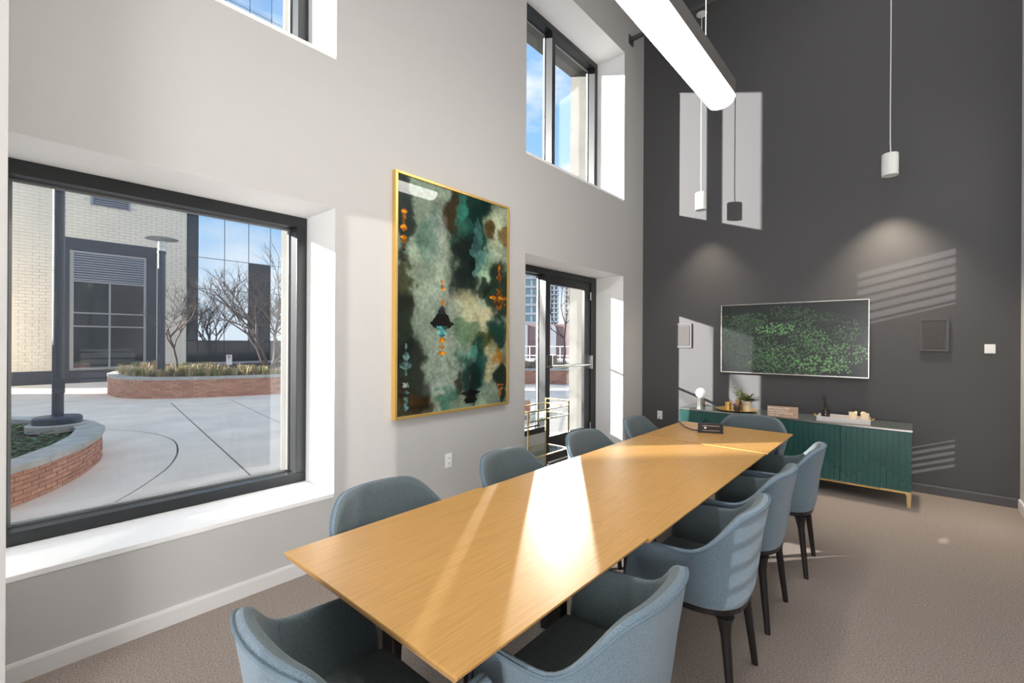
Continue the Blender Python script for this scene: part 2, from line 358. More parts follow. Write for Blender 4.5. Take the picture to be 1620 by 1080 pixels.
def painting_img(h=300, w=200):
    v, u = np.meshgrid(np.linspace(0, 1, h), np.linspace(0, 1, w), indexing='ij')
    wu = (vnoise(h, w, 5, 1, 6, 1.5)-.5); wv = (vnoise(h, w, 5, 2, 6, 1.5)-.5); fine = vnoise(h, w, 26, 3, 3, 1.5)-.5
    U = u+wu*.22+fine*.03; Vv = v+wv*.20+fine*.02
    img = np.ones((h, w, 3))*lin((128, 138, 126))
    n1 = vnoise(h, w, 4, 4, 6, 1.5)
    img = img*(1-.0)+((n1-.5)[..., None])*np.array([.25, .3, .25])
    pm = vnoise(h, w, 9, 31, 6, 1.5); pm = (pm-pm.min())/(pm.max()-pm.min())
    def blob(cu, cv, su, sv, col, a=1, hard=3., uu=None, vv=None):
        nonlocal img
        d = ((U-cu)/su)**2+((Vv-cv)/sv)**2
        k = a/(1+np.exp(hard*(d-1)*2.6+(pm-.5)*8)); k = k*(.86+.14*pm)
        c = lin(col)*(.55+.9*pm)[..., None]
        img = img*(1-k[..., None])+c*k[..., None]
    dg, tl, bl = (12, 38, 33), (28, 84, 74), (12, 22, 20)
    blob(.3, .33, .24, .3, (140, 146, 134), .8, 1.5); blob(.35, .75, .2, .2, (138, 144, 136), .8, 1.5)
    blob(.02, .12, .10, .2, dg, .95); blob(.05, .42, .07, .12, (70, 72, 40), .9); blob(.04, .62, .09, .18, (40, 52, 36), .95)
    blob(.10, .84, .16, .16, (30, 44, 34), .95); blob(.02, .97, .25, .07, (70, 48, 22), .8)
    blob(.62, .15, .20, .2, tl, .95, 2); blob(.6, .36, .13, .16, dg, .95, 2); blob(.66, .05, .12, .08, (20, 60, 54), .9)
    blob(.45, .1, .08, .12, (70, 70, 40), .8); blob(.52, .06, .05, .1, (70, 130, 118), .8)
    blob(.24, .22, .08, .12, (86, 122, 110), .7, 2)
    blob(.68, .20, .04, .10, (104, 140, 140), .6, 5); blob(.70, .31, .045, .05, (120, 156, 152), .6, 5); blob(.76, .36, .05, .08, (150, 172, 150), .6, 3); blob(.44, .10, .05, .09, (84, 58, 20), .85, 4)
    blob(.88, .1, .13, .12, (156, 158, 140), .9); blob(.82, .13, .06, .06, (96, 70, 26), .9); blob(.97, .13, .07, .05, (110, 80, 36), .8)
    blob(.85, .27, .10, .06, (150, 156, 140), .8)
    blob(.92, .42, .13, .15, (26, 60, 44), .95); blob(.78, .42, .07, .05, (18, 38, 30), .9)
    blob(.62, .52, .15, .10, (176, 170, 146), .9, 1.5); blob(.80, .58, .10, .07, (184, 174, 150), .85, 2); blob(.55, .62, .12, .05, (90, 120, 92), .7)
    blob(.92, .67, .12, .10, (18, 70, 62), .95); blob(.72, .69, .15, .05, (88, 94, 44), .85, 3)
    blob(.84, .79, .09, .09, (168, 160, 134), .8); blob(.93, .80, .07, .04, (150, 104, 50), .8)
    blob(.95, .9, .06, .08, (24, 44, 36), .9); blob(.64, .80, .17, .13, (40, 88, 84), .95, 3); blob(.62, .86, .11, .10, (22, 54, 50), .8)
    blob(.48, .86, .05, .07, (50, 44, 32), .9); blob(.60, .72, .08, .04, (110, 150, 140), .6, 4)
    blob(.38, .93, .1, .04, (60, 110, 98), .7); blob(.80, .95, .1, .04, (120, 130, 120), .7)
    # mirrored ornaments: width varies down the axis
    rng = np.random.RandomState(5)
    def orn(cu, v0, v1, wmax, col, a=.95, seed=0, shape=None):
        nonlocal img
        rng = np.random.RandomState(seed); k = 14; ws = rng.rand(k); ws[0] = .05; ws[-1] = .1
        if shape: ws = np.array(shape, float); k = len(ws)
        t = np.clip((v-v0)/(v1-v0), 0, 1)*(k-1); i = np.minimum(t.astype(int), k-2); fr = t-i; fr = fr*fr*(3-2*fr)
        wd = (ws[i]*(1-fr)+ws[i+1]*fr)*wmax
        du = np.abs(u-cu)+np.abs(vnoise(h, w, 30, seed+50, 2, 1.5)-.5)*.035
        m = (v > v0) & (v < v1) & (du < wd)
        tex = .25+1.9*np.abs(vnoise(h, w, 44, seed+9, 2, 1.5)-.3)
        c = lin(col)*tex[..., None]
        img = np.where(m[..., None], img*(1-a)+c*a, img)
    gd = (214, 142, 66)
    orn(.05, .0, .12, .02, (90, 40, 30), seed=1); orn(.05, .12, .3, .045, gd, seed=2); orn(.05, .28, .36, .02, (120, 50, 36), seed=3)
    orn(.07, .69, .83, .055, (130, 160, 158), seed=4, shape=[.05, .2, .15, .5, .3, .9, .2, .1]); orn(.07, .86, .88, .03, (200, 210, 205), seed=5, shape=[.8, .8]); orn(.07, .89, .98, .035, (110, 150, 152), seed=6)
    orn(.36, .41, .54, .025, gd, seed=7); orn(.355, .53, .64, .11, (10, 14, 14), 1, 8, [.1, .3, .35, .6, .7, 1.0, .7, .2]); orn(.355, .62, .67, .06, (110, 170, 175), .9, 9, [.9, .5, .7, .2])
    orn(.355, .66, .76, .045, gd, seed=10); 
    orn(.91, .28, .42, .03, (184, 112, 52), seed=11, shape=[.1, .6, .4, .9, .3, .2]); orn(.91, .42, .53, .13, (150, 98, 46), .9, 12, [.3, .2, .35, .9, .4, .6, .25, .15])
    orn(.91, .46, .475, .13, gd, .9, 13, [.6, .9, .6]); orn(.93, .9, .965, .04, (200, 120, 60), seed=14)
    orn(.62, .9, .98, .11, (14, 26, 26), .9, 15, [.1, .2, .9, .4, .6, .5]); orn(.62, .76, .9, .03, (120, 100, 70), .5, 16)
    img = img*(.78+.44*vnoise(h, w, 60, 77, 2, 1.5))[..., None]
    lum = img.mean(-1, keepdims=True); img = np.clip(lum+(img-lum)*1.32, .001, 1); img = img*np.clip((lum/.2), .08, 1.8)**.6
    return np.clip(img*np.array([.76, .82, .78]), .002, .9)
pic = thing('framed_painting', 'tall abstract painting in dark green, teal and cream in a thin gold frame', 'painting', (0, 0, 0))
PY0, PY1, PZ0, PZ1 = 1.945, 3.20, .895, 2.742
M_art = attr_mat('art_print', .35, coat=.6); M_art.node_tree.nodes['Principled BSDF'].inputs['Specular IOR Level'].default_value = .1
grid_mesh('canvas', painting_img(), (.034, PY0+.02, PZ1-.02), (0, PY1-PY0-.04, 0), (0, 0, -(PZ1-PZ0-.04)), M_art, pic)
put('backing', bx(.002, .033, PY0+.012, PY1-.012, PZ0+.012, PZ1-.012), M_black, pic)
for q in ((PY0, PY0+.022, PZ0, PZ1), (PY1-.022, PY1, PZ0, PZ1), (PY0+.0225, PY1-.0225, PZ0, PZ0+.022), (PY0+.0225, PY1-.0225, PZ1-.022, PZ1)):
    put('frame_bar', bx(.001, .045, *q, bev=.003), M_gold, pic)

# ============================================================ TV, SPEAKERS, PLATES ON THE DARK WALL
def tv_img(h=260, w=560):
    rng = np.random.RandomState(3)
    img = np.ones((h, w, 3))*lin((7, 19, 21)); 
    dens = vnoise(h, w, 6, 21, 4, .5); img += (dens[..., None]-.5)*.01
    yy, xx = np.mgrid[0:h, 0:w]
    pts = []
    lobes = [(.70, .84, .17, .11, 1.0, 1), (.88, .70, .14, .14, .8, .9), (.67, .47, .09, .14, .8, .8), (.55, .38, .13, .12, .7, .7), (.40, .36, .14, .09, 1.0, 1.0), (.46, .75, .12, .16, .8, .85),
             (.32, .62, .10, .22, .8, .6), (.12, .3, .20, .16, 1.0, .35), (.22, .22, .14, .1, .9, .45), (.5, .12, .14, .10, .6, .5), (.62, .2, .08, .1, .6, .7), (.88, .4, .08, .14, .7, .6), (.76, .22, .06, .08, .6, .5), (.2, .8, .18, .15, .8, .3), (.5, .93, .25, .08, .8, .6), (.1, .6, .1, .2, .8, .25), (.72, .6, .12, .1, .8, .7), (.6, .62, .12, .14, .7, .55), (.82, .9, .1, .06, .8, .9), (.35, .85, .15, .1, .8, .6), (.55, .55, .5, .45, .6, .35)]
    for cu, cv, su, sv, sz, br in lobes:
        n = int(su*sv*7500) if su < .4 else 1300
        for _ in range(n):
            a = rng.rand()*2*PI; r = math.sqrt(rng.rand()); u = cu+su*r*math.cos(a); v = cv+sv*r*math.sin(a)
            if 0 < u < 1 and 0 < v < 1: pts.append((v, u, (2.8+2.2*rng.rand())*sz, br*(.55+.6*rng.rand())))
    pts.sort(key=lambda p: p[3])
    for v, u, r, br in pts:
        cx, cy = u*w, v*h; x0, x1 = int(max(0, cx-r-1)), int(min(w, cx+r+2)); y0, y1 = int(max(0, cy-r-1)), int(min(h, cy+r+2))
        X = xx[y0:y1, x0:x1]-cx; Y = yy[y0:y1, x0:x1]-cy; d = np.sqrt(X*X+Y*Y)/r
        k = (d < 1)*1.0; sh = np.clip(.75-.55*(X*.3+Y)/r-.35*d, .05, 1.3)*br
        base = lin((108, 158, 96))*(.35+.65*br)+lin((60, 130, 110))*(1-br)*.35
        c = base[None, None]*sh[..., None]
        img[y0:y1, x0:x1] = img[y0:y1, x0:x1]*(1-k[..., None])+c*k[..., None]
    return np.clip(img, .002, .8)
tv = thing('television', 'wide flat television with a silver edge showing dense green foliage', 'television', (0, 0, 0))
TX0, TX1, TZ0, TZ1 = 1.083, 2.555, 1.112, 1.948
TY = D-.075
put('casing', bx(TX0+.01, TX1-.01, TY+.012, D-.004, TZ0+.015, TZ1-.01, bev=.004), M_black, tv)
for q in ((TX0, TX0+.011, TZ0, TZ1), (TX1-.011, TX1, TZ0, TZ1), (TX0+.0112, TX1-.0112, TZ0, TZ0+.013), (TX0+.0112, TX1-.0112, TZ1-.011, TZ1)):
    put('bezel', bx(q[0], q[1], TY-.008, TY+.03, q[2], q[3], bev=.002), M_steel, tv)
M_scr = attr_mat('screen_picture', .25, emit=1.05, coat=.3)
grid_mesh('screen', tv_img(), (TX0+.01, TY, TZ1-.01), (TX1-TX0-.02, 0, 0), (0, 0, -(TZ1-TZ0-.022)), M_scr, tv)
put('sensor_bump', bx(1.79, 1.88, TY-.004, TY+.02, TZ0-.016, TZ0-.0005, bev=.003), M_black, tv)
M_spk = mat('speaker_frame_paint', (.085, .082, .085), .5); M_grill = mat('speaker_grille', (.066, .060, .060), .7, noise_scale=400, noise_amt=.4)
def wall_speaker(x0, x1, z0, z1, label):
    t = thing('wall_speaker', label, 'speaker', ((x0+x1)/2, D, (z0+z1)/2), 0, 'speakers set into the dark wall')
    w, h = (x1-x0)/2, (z1-z0)/2
    bm = NB()
    box(bm, -w, -w+.014, -.02, -.001, -h, h); box(bm, w-.014, w, -.02, -.001, -h, h); box(bm, -w+.014, w-.014, -.02, -.001, -h, -h+.014); box(bm, -w+.014, w-.014, -.02, -.001, h-.014, h)
    put('bezel', bm, M_spk, t)
    put('surround', bx(-w+.014, w-.014, -.010, -.001, -h+.014, h-.014), M_spk, t)
    put('grille', bx(-w+.028, w-.028, -.016, -.0101, -h+.028, h-.028, bev=.002), M_grill, t)
    return t
wall_speaker(2.945, 3.156, 1.408, 1.727, 'dark flush wall speaker between the television and the white wall plate')
wall_speaker(.492, .697, 1.41, 1.732, 'dark flush wall speaker between the television and the window wall')
sp = thing('wall_plate', 'blank white square plate on the dark wall right of the speakers', 'wall plate', (3.432, D, 1.436))
put('plate', bx(-.036, .036, -.008, -.001, -.043, .043, bev=.003), M_plate, sp)
put('button', bx(-.02, .02, -.011, -.0082, -.026, .026, bev=.001), M_plate, sp)
def outlet(loc, axis, label):
    t = thing('wall_outlet', label, 'outlet', loc, 0 if axis == 'y' else PI/2)
    put('cover_plate', bx(-.035, .035, -.007, -.0005, -.058, .058, bev=.003), M_plate, t)
    for z in (-.022, .022):
        s = put('socket', bx(-.017, .017, -.0095, -.0071, z-.016, z+.016, bev=.003), M_plate, t)
        for x in (-.007, .007): put('slot', bx(x-.0015, x+.0015, -.0102, -.0096, z-.006, z+.007), M_slot, s)
    return t
outlet((.264, D, .475), 'y', 'white electrical outlet on the dark wall left of the green cabinet')
outlet((0, 2.50, .49), 'x', 'white electrical outlet on the window wall below the painting')

# ============================================================ LINEAR LIGHT, PENDANTS, RAIL
lt = thing('linear_light', 'long glowing linear ceiling light with a rounded white lens', 'light', (1.78, 3.69, 3.265), 0)
M_lens = mat('light_lens', (.9, .9, .88), .5, emit=(1, .97, .93, 20)); M_house = mat('light_housing', (.16, .15, .145), .45, metal=.3)
L0 = -3.62; hw = .100
prof = [(-hw+2*hw*i/12., .012-.062*math.sqrt(max(0, 1-((i-6)/6.)**2))*1.0) for i in range(13)]
bm = NB(); ring_ = prof + [(hw, .03), (-hw, .03)]
loft(bm, [[(x, L0, z+.06) for x, z in ring_], [(x, 0, z+.06) for x, z in ring_]]); put('lens', fixn(bm), M_lens, lt, smooth=True, angle=35)
put('housing', bx(-hw-.004, hw+.004, L0, .004, .0905, .20, bev=.004), M_house, lt)
bm = NB(); tube(bm, [(0, -.35, .2), (0, -.35, CZ-3.267)], .003, 6); put('suspension_cable', bm, M_plate, lt)
bm = NB(); tube(bm, [(0, -3.3, .2), (0, -3.3, CZ-3.267)], .003, 6); put('suspension_cable', bm, M_plate, lt)
bm = NB(); lathe([(0.001, .2), (.012, .2), (.012, .23), (.005, .24), (.001, .24)], 12, 0, -.35, bm); put('cable_gripper', bm, M_steel, lt)
rl = thing('ceiling_rail', 'dark strut rail bridging high along the charcoal wall', 'rail', (0, 5.70, 5.56))
bm = NB(); box(bm, .001, 3.62, -.02, .02, 0, .008); box(bm, .001, 3.62, -.02, -.014, .008, .045); box(bm, .001, 3.62, .014, .02, .008, .045); put('channel', bm, M_spk, rl)
put('wall_bracket', bx(.0005, .012, -.06, .06, -.05, .07, bev=.002), M_spk, rl)
M_pend = mat('pendant_white', (.85, .85, .84), .4); M_bulb = mat('pendant_bulb', (1, .95, .85), .5, emit=(1, .86, .68, 14))
def pendant(x, y, zb, label, power):
    t = thing('pendant_lamp', label, 'pendant light', (x, y, zb), 0, 'cylinder pendants by the dark wall')
    R = .066
    bm = lathe([(R-.006, .0), (R, .0), (R, .205), (R-.004, .212), (.012, .214), (.012, .206), (R-.006, .200)], 32); put('shade', fixn(bm), M_pend, t, smooth=True, angle=35)
    bm = lathe([(.001, .0015), (R-.008, .0015), (R-.008, .009), (.001, .009)], 32); put('diffuser', bm, M_bulb, t)
    H = 5.545-zb
    bm = NB(); tube(bm, [(0, 0, .214), (.004, 0, .24), (.001, 0, .33), (0, 0, .6), (.002, 0, H*.6), (0, 0, H)], .0045, 6); put('cord', bm, M_pend, t)
    bm = lathe([(.001, H-.012), (.055, H-.012), (.062, H-.004), (.062, H), (.001, H)], 28); put('canopy', bm, M_pend, t)
    l = lamp('pendant_glow', 'SPOT', (x, y, zb-.01), (0, .06, -1), power, (1, .84, .66), spot_size=math.radians(88), spot_blend=.9, shadow_soft_size=.04)
    return t
pendant(.915, 5.78, 3.12, 'small white cylinder pendant hanging nearest the window wall', 75)
pendant(2.72, 5.78, 3.12, 'small white cylinder pendant hanging over the right end of the cabinet', 190)

# ============================================================ TABLE
TX = (1.247, 2.146); TOP = .74
def table(y0, y1, z, dx, label):
    t = thing('meeting_table', label, 'table', ((TX[0]+TX[1])/2+dx, (y0+y1)/2, 0), 0, 'oak tables pushed end to end')
    w = (TX[1]-TX[0])/2; l = (y1-y0)/2-.001
    bm = NB(); b = .012
    loft(bm, [[(-w+b, -l+b*.2, z-.019), (w-b, -l+b*.2, z-.019), (w-b, l-b*.2, z-.019), (-w+b, l-b*.2, z-.019)], [(-w, -l, z-.006), (w, -l, z-.006), (w, l, z-.006), (-w, l, z-.006)]], cap1=False, mi=1)
    loft(bm, [[(-w, -l, z-.006), (w, -l, z-.006), (w, l, z-.006), (-w, l, z-.006)], [(-w, -l, z-.0008), (w, -l, z-.0008), (w, l, z-.0008), (-w, l, z-.0008)], [(-w+.001, -l+.001, z), (w-.001, -l+.001, z), (w-.001, l-.001, z), (-w+.001, l-.001, z)]], cap0=False, mi=0)
    put('tabletop', fixn(bm), [M_oak, M_oakedge], t)
    for sx in (-1, 1):
        for sy in (-1, 1):
            x, y = sx*(w-.22), sy*(l-.26)
            put('leg', bx(x-.02, x+.02, y-.02, y+.02, 0, z-.07, bev=.003), M_leg, t)
    bm = NB(); 
    for sy in (-1, 1): box(bm, -w+.2, w-.2, sy*(l-.26)-.018, sy*(l-.26)+.018, z-.07, z-.0195)
    for sx in (-1, 1): box(bm, sx*(w-.22)-.018, sx*(w-.22)+.018, -l+.28, l-.28, z-.07, z-.0195)
    put('apron_frame', bm, M_leg, t)
    return t
table(.675, 1.636, TOP, 0, 'square oak table nearest the camera, at the near end of the row')
table(1.64, 3.428, TOP-.003, .012, 'long middle oak table crossed by the broad beam of sunlight')
table(3.432, 4.30, TOP, .022, 'square oak table at the far end, with the black power box')

# power box
pb = thing('power_box', 'black desktop power box with two silver stripes on the far table', 'power box', (1.645, 3.90, TOP), math.radians(26))
put('housing', bx(-.088, .088, -.028, .028, 0, .075, bev=.005), M_black, pb)
put('end_cap', bx(.0885, .094, -.030, .030, 0, .077, bev=.002), mat('blue_black', (.04, .05, .09), .3), pb)
put('end_cap', bx(-.094, -.0885, -.030, .030, 0, .077, bev=.002), M_black, pb)
for z in (.022, .060): put('silver_stripe', bx(-.066, .066, -.031, -.0285, z-.0025, z+.0025), M_steel, pb)
put('socket', bx(-.05, -.034, -.030, -.0285, .036, .05), M_plate, pb)
bm = NB(); P = [(1.56, 3.87, .752), (1.50, 3.90, .746), (1.41, 3.98, .746), (1.33, 4.10, .749), (1.285, 4.16, .756), (1.255, 4.185, .748), (1.245, 4.19, .70), (1.24, 4.20, .4), (1.2, 4.25, .03), (1.1, 4.45, .01), (.6, 5.4, .01), (.27, 6.05, .03), (.264, 6.075, .30), (.264, 6.09, .445)]
tube(bm, P, .005, 6); put('power_cable', bm, mat('grey_cable', (.06, .06, .065), .5), None, smooth=True, label='thin dark cable from the power box over the table edge to the wall', cat='cable')

# ============================================================ CHAIRS
def chair_paths():
    n = 56; out = []
    for i in range(n+1):
        u = -1+2*i/n; a = abs(u); s = 1 if u >= 0 else -1
        if a < .62:
            ph = a/.62*PI/2; x = math.sin(ph)**.74; y = -math.cos(ph)**.74; fr = 0
        else:
            fr = (a-.62)/.38; x = 1-.07*fr*fr; y = 0
        out.append((s*x, y, fr, a))
    return out
def build_chair(label, loc, rz):
    t = thing('armchair', label, 'chair', loc, rz, 'blue-grey felt armchairs around the table')
    pth = chair_paths()
    def zr(fr, a):
        k = a/.62
        if a < .16: z = .803-.004*(a/.16)**2
        elif a < .62:
            q = (a-.16)/.46; q = q*q*(3-2*q); z = .799-.157*q
        else: z = .642
        if a >= .62: z = .642-.010*fr
        if fr > .80: q = (fr-.80)/.20; z -= .16*(1-math.sqrt(max(0, 1-q*q)))
        return z
    def P(i, s, inner):
        X, Y, fr, a = pth[i]
        zt = zr(fr, a); off = (.024+.022*max(0, 1-a/.55)) if inner else 0
        z0 = .452 if inner else .402
        z = z0+(zt-z0)*s
        q = s**.62
        lean = max(0, (z-.62)/.18)
        w = (.222-off*.9)+(.070+off*.1-off*.1)*q; w = (.218+.086*q)-off
        back = (.205+.045*q+.020*lean*(1 if a < .4 else 0)*max(0, 1-a/.4))-off*1.15
        fwd = .185+.045*q
        x = X*w; y = -.02+(Y*back if Y < 0 else 0)+fwd*fr
        return Vector((x, y, z))
    rows = [[P(i, s, False) for i in range(len(pth))] for s in (0, .02, .07, .15, .28, .42, .56, .70, .84, .95, 1.0)]
    # rim roundover
    top_o = rows[-1]; top_i = [P(i, 1.0, True) for i in range(len(pth))]
    mid = [[a.lerp(b, k)+Vector((0, 0, h)) for a, b in zip(top_o, top_i)] for k, h in ((.2, .007), (.5, .010), (.8, .007))]
    inn = [[P(i, s, True) for i in range(len(pth))] for s in (1.0, .93, .8, .6, .4, .2, .06, 0)]
    bm = NB(); R = [ring(bm, r) for r in rows+mid+inn]
    for A, B in zip(R, R[1:]):
        for i in range(len(pth)-1): f = bm.faces.new((A[i], A[i+1], B[i+1], B[i])); f.material_index = 1 if A is R[-1] or R.index(A) >= len(rows)+1 else 0
    # front ends and bottom
    for e in (0, len(pth)-1):
        o_ = [r[e] for r in R[:len(rows)]]; i_ = [r[e] for r in R[len(rows)+3:]][::-1]; md = [r[e] for r in R[len(rows):len(rows)+3]]
        loop = o_+md+i_[::-1]
        try: bm.faces.new(loop)
        except ValueError: pass
    bm.faces.new(R[0][::-1]); bm.faces.new(R[-1]).material_index = 1
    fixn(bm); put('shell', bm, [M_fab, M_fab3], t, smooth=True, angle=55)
    # piping along outer rim
    bm = NB(); tube(bm, [p+Vector((0, 0, .003)) for p in [rows[6][0]]+[rows[8][0]]+top_o+[rows[8][-1]]+[rows[6][-1]]], .0045, 6); put('piping', bm, M_pipe, t, smooth=True)
    for i in (14, 42):
        bm = NB(); tube(bm, [P(i, s, True)+Vector((0, 0, .002)) for s in (.12, .3, .5, .7, .9, .99)], .0022, 5); put('seam', bm, M_pipe, t)
    # seat cushion
    def outl(sc, z, yo=0):
        pts = []
        for i in range(0, len(pth), 2):
            p = P(i, .06, True); pts.append((p.x*sc, (p.y+.02)*sc-.02+yo, z))
        return pts
    def outl2(sc, z):
        base = [P(i, .12, True) for i in range(0, len(pth), 2)]
        return [(p.x*sc, (p.y-.03)*sc+.03+(.02 if p.y > .1 else 0), z) for p in base]
    bm = NB(); loft(bm, [outl2(.96, .440), outl2(.985, .455), outl2(.985, .472), outl2(.955, .484), outl2(.7, .490), outl2(.3, .492)])
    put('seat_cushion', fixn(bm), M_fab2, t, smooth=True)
    # base
    fr = [(P(i, 0, False).x*.985, (P(i, 0, False).y)*.985) for i in range(0, len(pth), 2)]
    bm = NB(); prism(bm, fr, .376, .4015); put('seat_frame', fixn(bm), M_leg, t)
    for sx in (-1, 1):
        for sy, yb, yt in ((-1, -.205, -.165), (1, .198, .150)):
            xt, xb = sx*.165, sx*.198
            bm = NB(); rr = []
            for z, w in ((.3755, .040), (.36, .030), (.30, .0195), (0.0, .0135)):
                q = 1-z/.3755 if z < .3755 else 0; cx = xt+(xb-xt)*q; cy = yt+(yb-yt)*q
                rr.append([(cx+w*math.cos(k*PI/4+PI/8)*(1.0 if abs(math.cos(k*PI/4+PI/8)) > .5 else 1.0), cy+w*math.sin(k*PI/4+PI/8), z) for k in range(8)])
            loft(bm, rr); put('leg', fixn(bm), M_leg, t, smooth=True, angle=50)
    return t
FX = 2.155
proto = build_chair('blue-grey felt armchair on the aisle side, nearest the camera', (FX-.02, 1.20, 0), PI/2+.02)
for x, y, a, lb in ((FX, 2.12, PI/2+.03, 'aisle-side blue-grey armchair with sunlit stripes on its back, second from the camera'),
                    (FX-.01, 2.81, PI/2-.02, 'aisle-side blue-grey armchair, third from the camera'),
                    (FX+.03, 3.57, PI/2+.04, 'aisle-side blue-grey armchair nearest the green cabinet'),
                    (1.25, 1.20, -PI/2, 'window-side grey-blue armchair nearest the big window'),
                    (1.25, 2.08, -PI/2+.05, 'window-side grey-blue armchair just right of the wall outlet'),
                    (1.27, 2.92, -PI/2-.04, 'window-side grey-blue armchair in front of the glass door'),
                    (1.27, 3.78, -PI/2+.03, 'window-side grey-blue armchair nearest the dark wall'),
                    (1.80, .655, 0.0, 'armchair at the near head of the table, cut by the bottom of the frame'),
                    (1.79, 4.42, PI, 'armchair at the far head of the table, in front of the green cabinet')):
    dup(proto, (x, y, 0), a, lb)

# ============================================================ GREEN CABINET
M_grn = mat('forest_green_lacquer', (.024, .098, .090), .30, noise_scale=6, noise_amt=.08); M_grn2 = mat('green_carcass', (.012, .05, .045), .5)
M_top = thin_glass('green_glass_top', (.5, .62, .6), .2)
M_marb = mat('grey_smoked_top', (.10, .12, .115), .12, spec=.8, noise_scale=5, noise_amt=.15)
CX0, CX1, CY0, CY1, CB, CT = .79, 2.893, 5.45, 5.93, .14, .683
cb = thing('sideboard', 'long dark green sideboard with zigzag relief doors on brass legs', 'sideboard', (0, 0, 0))
put('carcass', bx(CX0+.003, CX1-.003, CY0+.03, CY1, CB+.002, CT), M_grn2, cb)
put('top_panel', bx(CX0-.002, CX1+.002, CY0-.004, CY1+.003, CT+.0005, CT+.018, bev=.002), M_marb, cb)
put('top_edge_strip', bx(CX0-.003, CX1+.003, CY0-.008, CY0-.0042, CT+.0006, CT+.017), M_steel, cb)
NS = 12; dw = (CX1-CX0)/4
for d in range(4):
    x0 = CX0+d*dw+.002; x1 = CX0+(d+1)*dw-.002; dd = put('door', bx(x0, x1, CY0+.016, CY0+.0295, CB+.004, CT-.002), M_grn, cb)
    sw = (x1-x0)/NS
    for k in range(NS):
        g = d*NS+k; ph = (g+3) % 10; tri = ph if ph <= 5 else 10-ph
        zb = .195+.038*tri; zt = .60-.036*tri
        bm = NB(); a = x0+k*sw+.0008; b = x0+(k+1)*sw-.0008
        zm = zb+.06+.02*((g*7) % 3)
        dep = [.000, .006, .010, .004]
        zs = [CB+.006, zb, (zb+zt)/2+.03*(1 if g % 2 else -1), zt, CT-.004]
        for (p, q), ex in zip(zip(zs, zs[1:]), (.032, .004, .012, .024)):
            box(bm, a, b, CY0+.0158-.002-ex, CY0+.0159, p, q)
        put('relief_slat', bm, M_grn, dd)
for sx, x in ((1, CX0+.02), (-1, CX1-.02)):
    for sy, y in ((1, CY0+.02), (-1, CY1-.02)):
        bm = NB(); pts = [(x+sx*.20, y), (x+sx*.03, y), (x, y)]
        prof = [(-.012, 0), (.012, 0), (.016, .10), (.022, .118), (.05, .130), (.20, .1315), (.20, .1395), (-.016, .1395), (-.017, .10)]
        poly = [(x+sx*px, pz) for px, pz in prof]
        loft(bm, [[(px, y-.012, pz) for px, pz in poly], [(px, y+.012, pz) for px, pz in poly]]); put('leg', fixn(bm), M_brass, cb)
bm = NB(); box(bm, CX0+.04, CX1-.04, CY0+.05, CY0+.058, .110, .120); put('brass_rail', bm, M_gold, cb)
ZT = CT+.018
# globe lamp
gl = thing('globe_lamp', 'table lamp with a white globe on a ribbed steel cylinder', 'lamp', (.955, 5.70, ZT))
bm = NB(); n = 40
loft(bm, [[((.047+(.002 if i % 2 else 0))*math.cos(2*PI*i/n), (.047+(.002 if i % 2 else 0))*math.sin(2*PI*i/n), z) for i in range(n)] for z in (0, .105)]); put('base', bm, M_steel, gl)
bm = NB(); bmesh.ops.create_uvsphere(bm, u_segments=32, v_segments=20, radius=.062, matrix=Matrix.Translation((0, 0, .165))); put('globe', bm, mat('opal_glass', (.86, .86, .85), .25, emit=(1, 1, 1, .12)), gl, smooth=True)
# gold tray with plants
tr = thing('gold_tray', 'round gold tray under the plants and cup', 'tray', (1.37, 5.66, ZT))
put('dish', fixn(lathe([(.001, 0), (.15, 0), (.215, .016), (.219, .018), (.215, .0195), (.15, .005), (.001, .005)], 48)), M_gold, tr, smooth=True, angle=40)
cu = thing('gold_cup', 'small shiny gold cylinder cup on the tray', 'cup', (1.282, 5.66, ZT+.005))
put('body', fixn(lathe([(.001, 0), (.034, 0), (.035, .085), (.033, .085), (.032, .005), (.001, .005)], 32)), M_gold, cu, smooth=True, angle=40)
put('candle', lathe([(.001, .0055), (.031, .0055), (.031, .06), (.001, .062)], 24), mat('wax', (.85, .75, .55), .6), cu)
M_dpot = mat('charcoal_pot', (.035, .035, .038), .5); M_wpot = mat('ivory_pot', (.80, .72, .58), .6)
M_lf = mat('leaf_olive', (.16, .22, .04), .55, noise_scale=30, noise_amt=.3); M_lf2 = mat('leaf_pink', (.45, .22, .16), .6, noise_scale=30, noise_amt=.3); M_lf3 = mat('leaf_lime', (.50, .62, .16), .6, noise_scale=30, noise_amt=.3)
M_lfd = mat('leaf_dark_tips', (.055, .07, .04), .5)
M_soil = mat('soil', (.04, .03, .022), .95, noise_scale=60, noise_amt=.4)
def leaf(bm, base, direc, L, w, curl=.3, n=5, up=Vector((0, 0, 1))):
    base = Vector(base); d = Vector(direc).normalized(); side = d.cross(up); side = side.normalized() if side.length > .05 else Vector((1, 0, 0))
    nn = side.cross(d).normalized(); L_, R_, C_ = [], [], []
    for i in range(n+1):
        s = i/n; p = base+d*L*s-nn*curl*L*s*s*(-1 if False else 1); ww = w*math.sin(PI*min(1, .15+s*.85))**.8 if i < n else .0008
        L_.append(bm.verts.new(p+side*ww)); R_.append(bm.verts.new(p-side*ww)); C_.append(bm.verts.new(p-nn*w*.35))
    for i in range(n):
        bm.faces.new((L_[i], C_[i], C_[i+1], L_[i+1])); bm.faces.new((C_[i], R_[i], R_[i+1], C_[i+1]))
